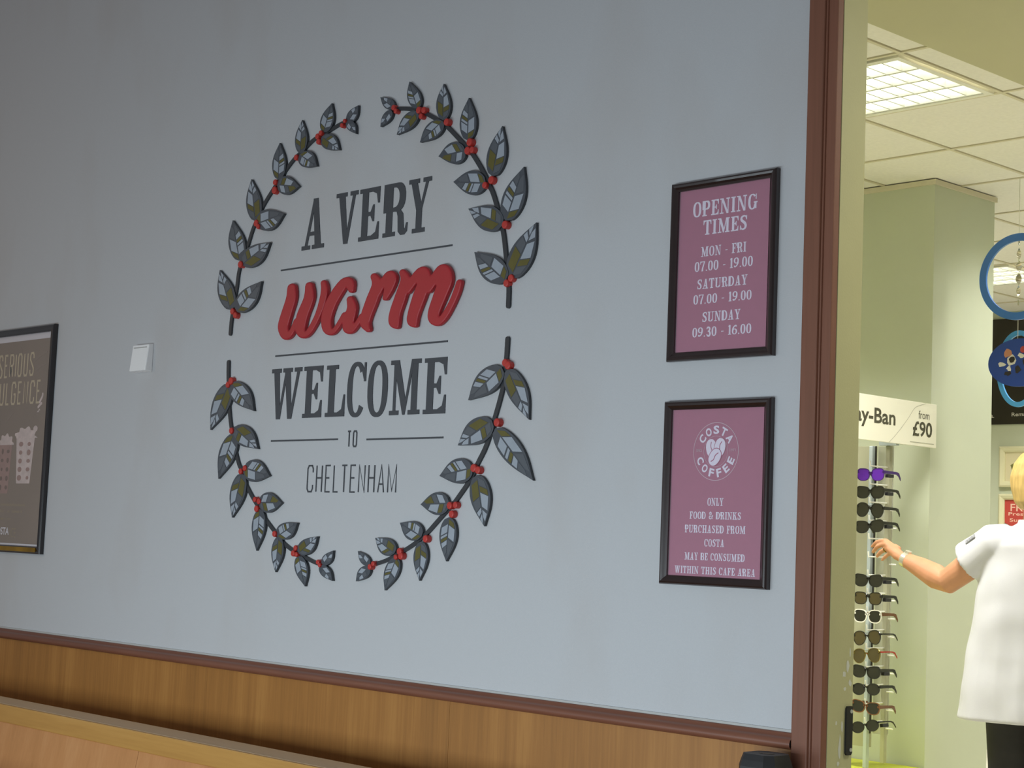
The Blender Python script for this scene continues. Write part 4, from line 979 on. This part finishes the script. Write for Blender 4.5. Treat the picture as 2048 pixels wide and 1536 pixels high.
# ================================================================== PERSON
def person():
    O = Vector((-3.511, 2.84, 0))
    f = Vector((-.5, .866, 0)); L = Vector((-.866, -.5, 0)); U = Vector((0, 0, 1))
    P = lambda l, a, z: O + L*l + f*a + U*z                  # left, ahead, up
    r = tag(empty('person', tuple(O)), 'person in white short sleeved tunic and black trousers reaching for the sunglasses rack', 'person')
    b = MB()
    # trunk, neck, head, legs
    b.loft([(P(0, .0, .86), L*.155, f*.105), (P(0, .0, 1.0), L*.15, f*.10), (P(0, .0, 1.15), L*.135, f*.09), (P(0, .0, 1.30), L*.165, f*.095), (P(0, -.01, 1.385), L*.14, f*.07), (P(0, -.01, 1.42), L*.06, f*.055)], 24)
    b.tube([P(0, -.01, 1.38), P(0, .0, 1.45), P(0, .02, 1.51)], [.060, .052, .052], 16)
    b.loft([(P(0, .055, 1.455), L*.030, f*.030), (P(0, .045, 1.475), L*.052, f*.062), (P(0, .03, 1.52), L*.066, f*.088), (P(0, .02, 1.575), L*.074, f*.098), (P(0, .012, 1.63), L*.072, f*.096), (P(0, .005, 1.67), L*.052, f*.070), (P(0, .003, 1.688), L*.022, f*.030)], 24)
    b.loft([(P(0, .112, 1.525), L*.017, f*.012), (P(0, .124, 1.535), L*.015, f*.016), (P(0, .115, 1.565), L*.009, f*.012), (P(0, .105, 1.585), L*.008, f*.008)], 12)   # nose
    for s in (-1, 1):
        b.loft([(P(s*.072, .012, 1.525), L*.010, f*.012), (P(s*.079, .004, 1.55), L*.008, f*.019), (P(s*.078, .002, 1.575), L*.008, f*.020), (P(s*.073, .006, 1.592), L*.006, f*.010)], 12)   # ear
        b.tube([P(s*.085, 0, .90), P(s*.09, .01, .68), P(s*.09, .02, .48), P(s*.092, .0, .30), P(s*.092, -.01, .09)], [.085, .074, .052, .052, .036], 16)
        b.tube([P(s*.092, -.04, .05), P(s*.095, .06, .045), P(s*.10, .15, .03)], [.036, .036, .026], 12)
    # right arm hangs beside the body
    b.tube([P(-.165, -.01, 1.355), P(-.205, -.01, 1.20), P(-.225, .0, 1.08), P(-.225, .05, .95), P(-.22, .09, .86)], [.052, .046, .039, .034, .025], 16)
    b.tube([P(-.22, .09, .87), P(-.22, .105, .81), P(-.218, .115, .775)], [(.018, .028), (.017, .038), (.014, .034)], 12)
    for k, (dx, ln) in enumerate(((.026, .068), (.009, .076), (-.009, .072), (-.025, .055))):
        b.tube([P(-.218+.004*k, .115+dx, .785), P(-.214, .125+dx, .785-ln*.5), P(-.205, .128+dx, .785-ln)], [.0088, .0082, .0065], 10)
    b.tube([P(-.215, .125, .84), P(-.205, .155, .80), P(-.20, .16, .765)], [.012, .0105, .008], 10)
    # left arm reaches out to the rack
    SH, EL, WR, PA = Vector((-3.640, 2.755, 1.335)), Vector((-3.856, 2.76, 1.180)), Vector((-4.087, 2.79, 1.264)), Vector((-4.149, 2.805, 1.301))
    b.tube([P(.12, -.005, 1.36), SH, SH.lerp(EL, .5)+Vector((0, 0, -.006)), EL, EL.lerp(WR, .25)+Vector((0, 0, -.004)), EL.lerp(WR, .6), WR], [.055, .058, .056, .051, .051, .042, .028], 18)
    K = {'index': [(-4.201, 2.825, 1.334), (-4.260, 2.850, 1.327), (-4.295, 2.865, 1.307)], 'middle': [(-4.183, 2.81, 1.321), (-4.247, 2.835, 1.308), (-4.279, 2.85, 1.284)],
         'ring': [(-4.165, 2.8, 1.303), (-4.218, 2.82, 1.287), (-4.245, 2.83, 1.266)], 'little': [(-4.147, 2.795, 1.285), (-4.189, 2.81, 1.267), (-4.209, 2.815, 1.252)]}
    for nm, pts in K.items():
        pts = [Vector(q) for q in pts]; rr = .0078 if nm == 'little' else .0092
        b.tube([WR.lerp(pts[0], .1), WR.lerp(pts[0], .6), pts[0]], [.020, .019, rr*1.45], 12)
        b.tube([pts[0], pts[0].lerp(pts[1], .55)+Vector((0, 0, .002)), pts[1], pts[1].lerp(pts[2], .5), pts[2]], [rr*1.2, rr, rr*1.04, rr*.92, rr*.72], 12)
    T = [Vector(q) for q in ((-4.128, 2.812, 1.300), (-4.165, 2.845, 1.312), (-4.215, 2.868, 1.306), (-4.250, 2.878, 1.293))]
    b.tube(T, [.016, .0125, .0105, .008], 12)
    o = b.build('body', 'skin', r, recalc=False, origin=tuple(O)); remesh(o, .0042, 3)
    # tunic: shell over the trunk, short sleeves
    t = MB()
    t.loft([(P(.0, .0, .655), L*.288, f*.185), (P(0, .0, .75), L*.276, f*.175), (P(0, .0, .88), L*.258, f*.162), (P(0, .0, 1.02), L*.236, f*.150), (P(0, .0, 1.15), L*.220, f*.138), (P(0, .0, 1.26), L*.205, f*.125), (P(0, -.005, 1.33), L*.186, f*.112), (P(0, -.01, 1.375), L*.150, f*.090), (P(0, -.01, 1.405), L*.095, f*.074), (P(0, -.008, 1.420), L*.070, f*.066)], 36, power=2.3)
    d = (EL-SH).normalized()
    t.tube([P(.09, -.005, 1.345), P(.125, -.005, 1.335), SH-d*.0, SH+d*.07, SH+d*.135], [.072, .080, .082, .086, .092], 24)
    t.tube([P(-.10, -.005, 1.345), P(-.165, -.01, 1.32), P(-.20, -.01, 1.22), P(-.215, -.005, 1.15)], [.070, .076, .074, .080], 24)
    def folds(c):
        q = c + O; k = (q-O).dot(L); h = q.z
        n = noise.noise(Vector((k*14, 0, h*2.2)))*.010*min(1, max(0, (1.30-h)*4)) + noise.noise(q*9)*.007
        d2 = Vector((c.x, c.y, 0)); d2 = d2.normalized() if d2.length > 1e-6 else d2
        return c + d2*n
    o = t.build('tunic', 'tunic_white', r, origin=tuple(O)); remesh(o, .0075, 3, folds)
    # collar line, hem, embroidered mark on the sleeve
    mb = MB(); mb.loft([(P(0, -.008, 1.408), L*.078, f*.070), (P(0, -.006, 1.432), L*.068, f*.064)], 28); mb.build('collar', 'tunic_white', r, smooth=True, origin=tuple(O))
    n_ = Vector((0, -1, 0)); side = d.cross(n_).normalized(); c0 = SH + d*.045 - (n_ - d*n_.dot(d)).normalized()*0
    outw = (Vector((-.35, -.80, .55)) - d*Vector((-.35, -.80, .55)).dot(d)).normalized(); sd = d.cross(outw)
    for k in range(4):
        cc = SH + d*(.030+.013*k) + outw*.0885 + sd*.0
        mb = MB(); mb.add([cc+d*a+sd*q+outw*.0 for a, q in ((-.005, -.009), (.005, -.009), (.005, .009), (-.005, .009))] + [cc+d*a+sd*q-outw*.006 for a, q in ((-.005, -.009), (.005, -.009), (.005, .009), (-.005, .009))],
               [(0, 1, 2, 3), (4, 7, 6, 5), (0, 4, 5, 1), (1, 5, 6, 2), (2, 6, 7, 3), (3, 7, 4, 0)])
        mb.build('sleeve_mark', 'logo_grey', r, origin=tuple(cc))
    # trousers and shoes
    t = MB()
    t.loft([(P(0, 0, .98), L*.165, f*.115), (P(0, 0, .86), L*.19, f*.13), (P(0, -.005, .76), L*.185, f*.125)], 28)
    for s in (-1, 1):
        t.tube([P(s*.088, 0, .84), P(s*.092, .01, .66), P(s*.094, .015, .48), P(s*.096, .0, .30), P(s*.096, -.01, .07)], [.100, .092, .078, .074, .070], 22)
    o = t.build('trousers', 'trouser_black', r, origin=tuple(O)); remesh(o, .010, 3)
    for s in (-1, 1):
        sh = MB(); sh.loft([(P(s*.095, .04, .002), L*.042, f*.130), (P(s*.095, .04, .03), L*.044, f*.132), (P(s*.095, .02, .06), L*.040, f*.105), (P(s*.095, -.02, .095), L*.038, f*.055)], 20, power=2.4)
        sh.build('shoe', 'shoe_black', r, smooth=True, origin=tuple(P(s*.095, 0, 0)))
    # hair: chin length, fuller at the nape
    h = MB()
    h.loft([(P(0, -.045, 1.470), L*.060, f*.040), (P(0, -.040, 1.50), L*.086, f*.064), (P(0, -.025, 1.55), L*.099, f*.088), (P(0, -.012, 1.60), L*.101, f*.100), (P(0, .0, 1.65), L*.090, f*.098), (P(0, .004, 1.69), L*.060, f*.068), (P(0, .004, 1.708), L*.024, f*.028)], 28)
    h.loft([(P(0, .075, 1.625), L*.060, f*.030), (P(0, .07, 1.655), L*.060, f*.036), (P(0, .05, 1.68), L*.045, f*.04)], 20)
    def locks(c):
        q = c; d2 = Vector((c.x, c.y, 0)); d2 = d2.normalized() if d2.length > 1e-6 else d2
        a = math.atan2(d2.y, d2.x); return c + d2*(noise.noise(Vector((a*7, 0, c.z*6)))*.007)
    o = h.build('hair', 'hair_blonde', r, origin=tuple(O)); remesh(o, .006, 3, locks)
    for s in (-1, 1):
        e = MB().ball(P(s*.031, .098, 1.578), .012, .012, .009, 12, 8).build('eye', 'eye_white', r, smooth=True, origin=tuple(P(s*.031, .098, 1.578)))
        MB().ball(P(s*.031, .107, 1.578), .005, .005, .005, 10, 6).build('iris', 'iris_blue', e, smooth=True, origin=tuple(P(s*.031, .107, 1.578)))
    MB().loft([(P(-.024, .103, 1.499), U*.002, f*.004), (P(-.01, .112, 1.500), U*.006, f*.005), (P(.01, .112, 1.500), U*.006, f*.005), (P(.024, .103, 1.499), U*.002, f*.004)], 10).build('mouth', 'lip', r, smooth=True, origin=tuple(P(0, .11, 1.5)))
    # wrist watch and finger ring
    ax = (WR-EL).normalized(); wc = WR - ax*.018
    w = MB(); a1 = ax.cross(U).normalized(); a2 = ax.cross(a1)
    ringp = []
    for q in (-.011, .011):
        for rad in (.0285, .0325):
            ringp.append([wc+ax*q+a1*rad*math.cos(2*math.pi*k/28)+a2*rad*math.sin(2*math.pi*k/28) for k in range(28)])
    v = [q for s_ in ringp for q in s_]; n = 28; fc = []
    for k in range(n):
        k2 = (k+1) % n
        fc += [(n+k, n+k2, 3*n+k2, 3*n+k), (k, 2*n+k, 2*n+k2, k2), (k, k2, n+k2, n+k), (2*n+k, 3*n+k, 3*n+k2, 2*n+k2)]
    wo = w.add(v, fc).build('wrist_watch', 'watch_silver', r, recalc=True, origin=tuple(wc)); wo['label'] = 'silver bracelet watch on the left wrist'
    up = (U - ax*U.dot(ax)).normalized()
    MB().tube([wc+up*.030, wc+up*.039], .0145, 20).build('watch_case', 'watch_silver', wo, origin=tuple(wc+up*.03))
    m0 = Vector(K['ring'][0]); m1 = Vector(K['ring'][1]); rc_ = m0.lerp(m1, .35); dd = (m1-m0).normalized()
    MB().tube([rc_-dd*.003, rc_+dd*.003], .0118, 16).build('finger_ring', 'glass_gold', r, origin=tuple(rc_))
person()
